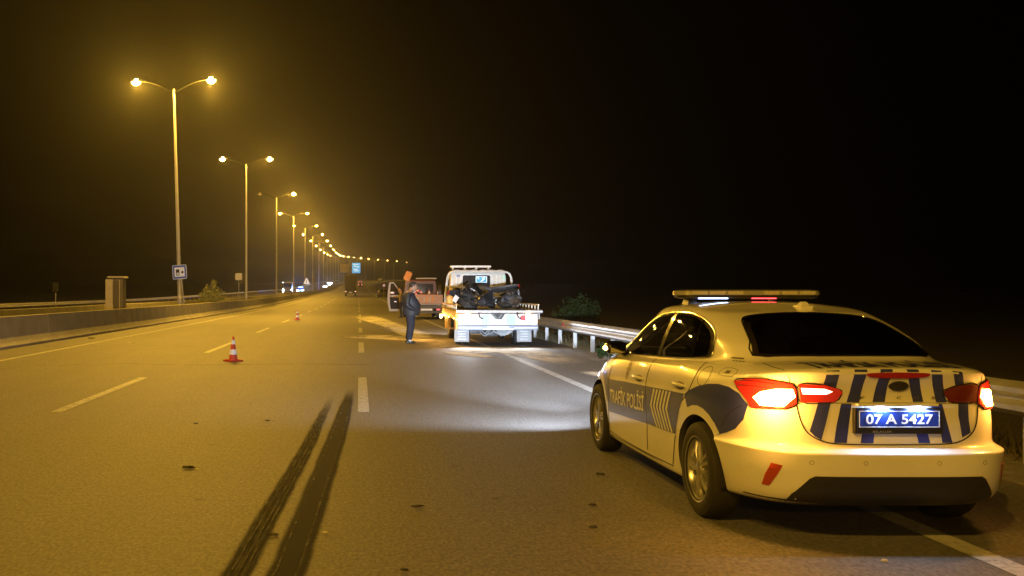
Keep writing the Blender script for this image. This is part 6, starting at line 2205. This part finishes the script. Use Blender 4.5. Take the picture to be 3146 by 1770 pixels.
# ================================================================== DISTANT TRAFFIC
def far_car(label, y, lat, away, paint, lights, scale=1.0, name="distant_car", cat="car", group="traffic far along the road"):
    """low-detail saloon/hatch body from the same loft; away=True shows its tail"""
    p = RP(y, lat, 0.0)
    t = thing(name, label, cat, p, RHEAD(y) + (0 if away else math.pi), group)
    t.scale = (scale, scale, scale)
    me = FAR_ME.copy()
    me.materials.clear()
    me.materials.append(paint)
    o = link("body", me, None, t, smooth=True, angle=40)
    o.location = (0, -2.3, 0)
    for s in (-1, 1):
        for ay in (AX_R, AX_F):
            w = link("wheel", FAR_W, None, t)
            w.location = (s * 0.80, ay - 2.3, WHEEL_R)
    g1 = link("side_glass", FAR_GL, None, t)
    g1.location = (0, -2.3, 0)
    for s in (-1, 1):
        hl = build(MB().ellipsoid((s * 0.66, 2.22, 0.70), 0.33, 0.14, 0.24, 12, 8), "headlamp", lights[0], t, smooth=True)  # oversized: headlamp glare is put into the shape
        tl = build(MB().ellipsoid((s * 0.66, -2.15, 0.88), 0.14, 0.10, 0.08, 10, 6), "tail_lamp", lights[1], t, smooth=True)
    return t


FAR_ME = body_mesh(SEDAN, 40, 2)
_bv = bvh_of(FAR_ME)
mbg = []
for v in ('left', 'right'):
    mbg.append(project(flat_poly(smooth_poly(SIDE_WIN, 2)), v, 0.006, 0.2, bvh=_bv))
mbg.append(project(flat_poly(RW), 'rear', 0.006, 0.1, bvh=_bv))
mbg.append(project(flat_poly(smooth_poly(WS, 2)), 'front', 0.006, 0.1, bvh=_bv))
bmg = bmesh.new()
for m_ in mbg:
    bmg.from_mesh(m_)
FAR_GL = bpy.data.meshes.new("glass")
bmg.to_mesh(FAR_GL)
bmg.free()
FAR_GL.materials.append(M_GLASS)
FAR_W = MB().lathe([(0.0, -0.1), (0.3, -0.1), (0.328, -0.06), (0.328, 0.06), (0.3, 0.1), (0.0, 0.1)], 'x', n=16).mesh("wheel")
FAR_W.materials.append(M_RUBBER)
M_HEADON = mat("headlamp_on", (1, 1, 1), 0.3, emit=(0.85, 0.92, 1.0), estr=60, sample=False)
M_HEADBLUE = mat("headlamp_blue", (0.8, 0.9, 1), 0.3, emit=(0.35, 0.75, 1.0), estr=30, sample=False)
M_TAILON = mat("tail_on", (1, 0.2, 0.15), 0.3, emit=(1.0, 0.22, 0.16), estr=9, sample=False)
M_LOFF = mat("lamp_off", (0.3, 0.3, 0.3), 0.3)
M_CARBLUE = mat("far_blue_paint", (0.03, 0.08, 0.30), 0.4, coat=0.5)
M_CARGREY = mat("far_grey_paint", (0.30, 0.30, 0.31), 0.4, coat=0.5)
M_CARDARK = mat("far_dark_paint", (0.02, 0.02, 0.022), 0.4, coat=0.5)
bc = far_car("oncoming car bathed in blue light with two bright blue-white headlamps", 245, -14.9, False, M_CARBLUE, (M_HEADBLUE, M_LOFF))
build(MB().prism(rrect(0, 1.56, 0.55, 0.05, 0.03, 3), 'y', -0.15, 0.15), "roof_beacon", mat("beacon_blue", (0.2, 0.3, 1), 0.3, emit=(0.12, 0.25, 1.0), estr=14, sample=False), bc)
light("blue_wash_light", 'POINT', (0, 2.9, 1.5), 5000, (0.08, 0.22, 1.0), bc, 0.2)  # added ahead of the nose to wash the body blue
light("headlamp_light", 'SPOT', (0, 2.5, 0.7), 2200, (0.5, 0.75, 1.0), bc, 0.2, rot=(R(86), 0, 0), cone=70, blend=1)
wc = far_car("oncoming car with dazzling white headlamps farther up the opposite carriageway", 470, -16.3, False, M_CARGREY, (M_HEADON, M_LOFF))
light("headlamp_light", 'SPOT', (0, 2.5, 0.7), 9000, (0.85, 0.92, 1.0), wc, 0.2, rot=(R(86), 0, 0), cone=70, blend=1)
far_car("car with paired red tail lamps far ahead beside the dark truck", 500, -3.2, True, M_CARGREY, (M_LOFF, M_TAILON))
far_car("lower red-lit car just beyond the dark truck", 430, 0.4, True, M_CARDARK, (M_LOFF, M_TAILON))
far_car("pale vehicle climbing the bend at the end of the road", 600, -3.4, True, M_FILMWHITE, (M_LOFF, MATS["plate_pale"]), 1.5)
far_car("dark unlit car parked on the shoulder beyond the pickup door", 165, 4.3, True, M_CARDARK, (M_LOFF, M_REDLENS), 1.05)
far_car("pale car waiting on the opposite road beyond the dark truck", 400, -14.3, False, M_CARGREY, (M_HEADON, M_LOFF), 0.9)


def box_lorry(label, y, lat, away, w, h, L, m_box, m_cab, dark):
    p = RP(y, lat, 0.0)
    t = thing("lorry", label, "lorry", p, RHEAD(y) + (0 if away else math.pi), "traffic far along the road")
    bx = build(MB().box(-w / 2, w / 2, 0, L * 0.72, 1.05, h), "cargo_box", m_box, t, bevel=0.03)
    for s in (-1, 1):
        build(MB().box(s * 0.02, s * (w / 2 - 0.05), -0.03, -0.004, 1.12, h - 0.08), "rear_door", m_box, bx, bevel=0.02)
        build(MB().box(s * (w / 2 - 0.34), s * (w / 2 - 0.08), -0.04, 0.04, 0.90, 1.02), "tail_lamp", M_TAILDIM if away else M_LOFF, t)
        for yy in (L * 0.16, L * 0.30, L * 0.86):
            wv_ = build(MB().lathe([(0.0, -0.14), (0.44, -0.14), (0.49, -0.09), (0.49, 0.09), (0.44, 0.14), (0.0, 0.14)], 'x', n=20), "wheel", M_RUBBER, t)
            wv_.location = (s * (w / 2 - 0.2), yy, 0.49)
    build(MB().box(-w / 2 + 0.1, w / 2 - 0.1, 0.0, 0.12, 0.50, 0.66), "under_run_bar", M_CHASSIS, t)
    build(MB().box(-0.26, 0.26, -0.015, 0.0, 0.70, 0.82), "number_plate", MATS["plate_pale"] if away else M_BIKEPLATE, t)
    build(MB().box(-0.5, 0.5, 0.1, L * 0.9, 0.66, 1.04), "chassis", M_CHASSIS, t)
    cz = min(h - 0.2, 2.9)
    c_ = build(MB().loft([[(-w / 2 + 0.05, L * 0.75, 0.55), (w / 2 - 0.05, L * 0.75, 0.55), (w / 2 - 0.1, L * 0.75, cz), (-w / 2 + 0.1, L * 0.75, cz)],
                          [(-w / 2 + 0.05, L * 0.95, 0.5), (w / 2 - 0.05, L * 0.95, 0.5), (w / 2 - 0.14, L * 0.93, cz - 0.05), (-w / 2 + 0.14, L * 0.93, cz - 0.05)],
                          [(-w / 2 + 0.08, L, 0.5), (w / 2 - 0.08, L, 0.5), (w / 2 - 0.2, L * 0.97, cz - 0.6), (-w / 2 + 0.2, L * 0.97, cz - 0.6)]]), "cab", m_cab, t, bevel=0.05)
    build(MB().add([(-w / 2 + 0.2, L * 1.0, 1.5), (w / 2 - 0.2, L * 1.0, 1.5), (w / 2 - 0.26, L * 0.965, cz - 0.2), (-w / 2 + 0.26, L * 0.965, cz - 0.2)], [(0, 1, 2, 3)]), "windscreen", M_GLASS, c_)
    return t


M_TAILDIM = mat("tail_dim", (0.9, 0.35, 0.3), 0.3, emit=(1.0, 0.6, 0.45), estr=2.5, sample=False)
box_lorry("tall dark box lorry driving away in the middle lane, seen from behind", 190, -1.55, True, 2.35, 4.3, 8.5, mat("lorry_dark", (0.028, 0.025, 0.018), 0.6, vary=0.2), M_CARDARK, True)
ol = box_lorry("pale oncoming lorry behind the lamp post beside the blue-lit car", 240, -17.4, False, 2.4, 2.9, 7.5, mat("lorry_pale", (0.42, 0.38, 0.33), 0.5, vary=0.15), mat("lorry_cab_dark", (0.06, 0.06, 0.065), 0.4), False)
for x, z, r in ((1.05, 0.95, 0.17), (1.1, 2.75, 0.10), (1.05, 0.45, 0.12), (-1.05, 0.95, 0.12)):
    build(MB().ellipsoid((x, 7.55, z), r, 0.08, r * 0.8, 10, 6), "front_lamp", M_HEADON if z != 2.75 else mat("marker_cool", (0.9, 1, 1), 0.3, emit=(0.7, 0.95, 1.0), estr=12, sample=False), ol, smooth=True)

# ================================================================== HAZE ADDED TO STAND IN FOR LENS GLARE ROUND THE LAMPS
hb = MB().box(-1250, 1250, -70, 1420, -12, 42)
hz = build(hb, "glare_haze", None)
hm = bpy.data.materials.new("glare_haze_air")
hm.use_nodes = True
hn = hm.node_tree
hn.nodes.remove(hn.nodes["Principled BSDF"])
pv = hn.nodes.new("ShaderNodeVolumePrincipled")
pv.inputs["Color"].default_value = (0.85, 0.85, 0.85, 1)
pv.inputs["Density"].default_value = 0.00031
pv.inputs["Anisotropy"].default_value = 0.84
hn.links.new(pv.outputs[0], hn.nodes["Material Output"].inputs["Volume"])
hz.data.materials.append(hm)
hz["kind"] = "stuff"
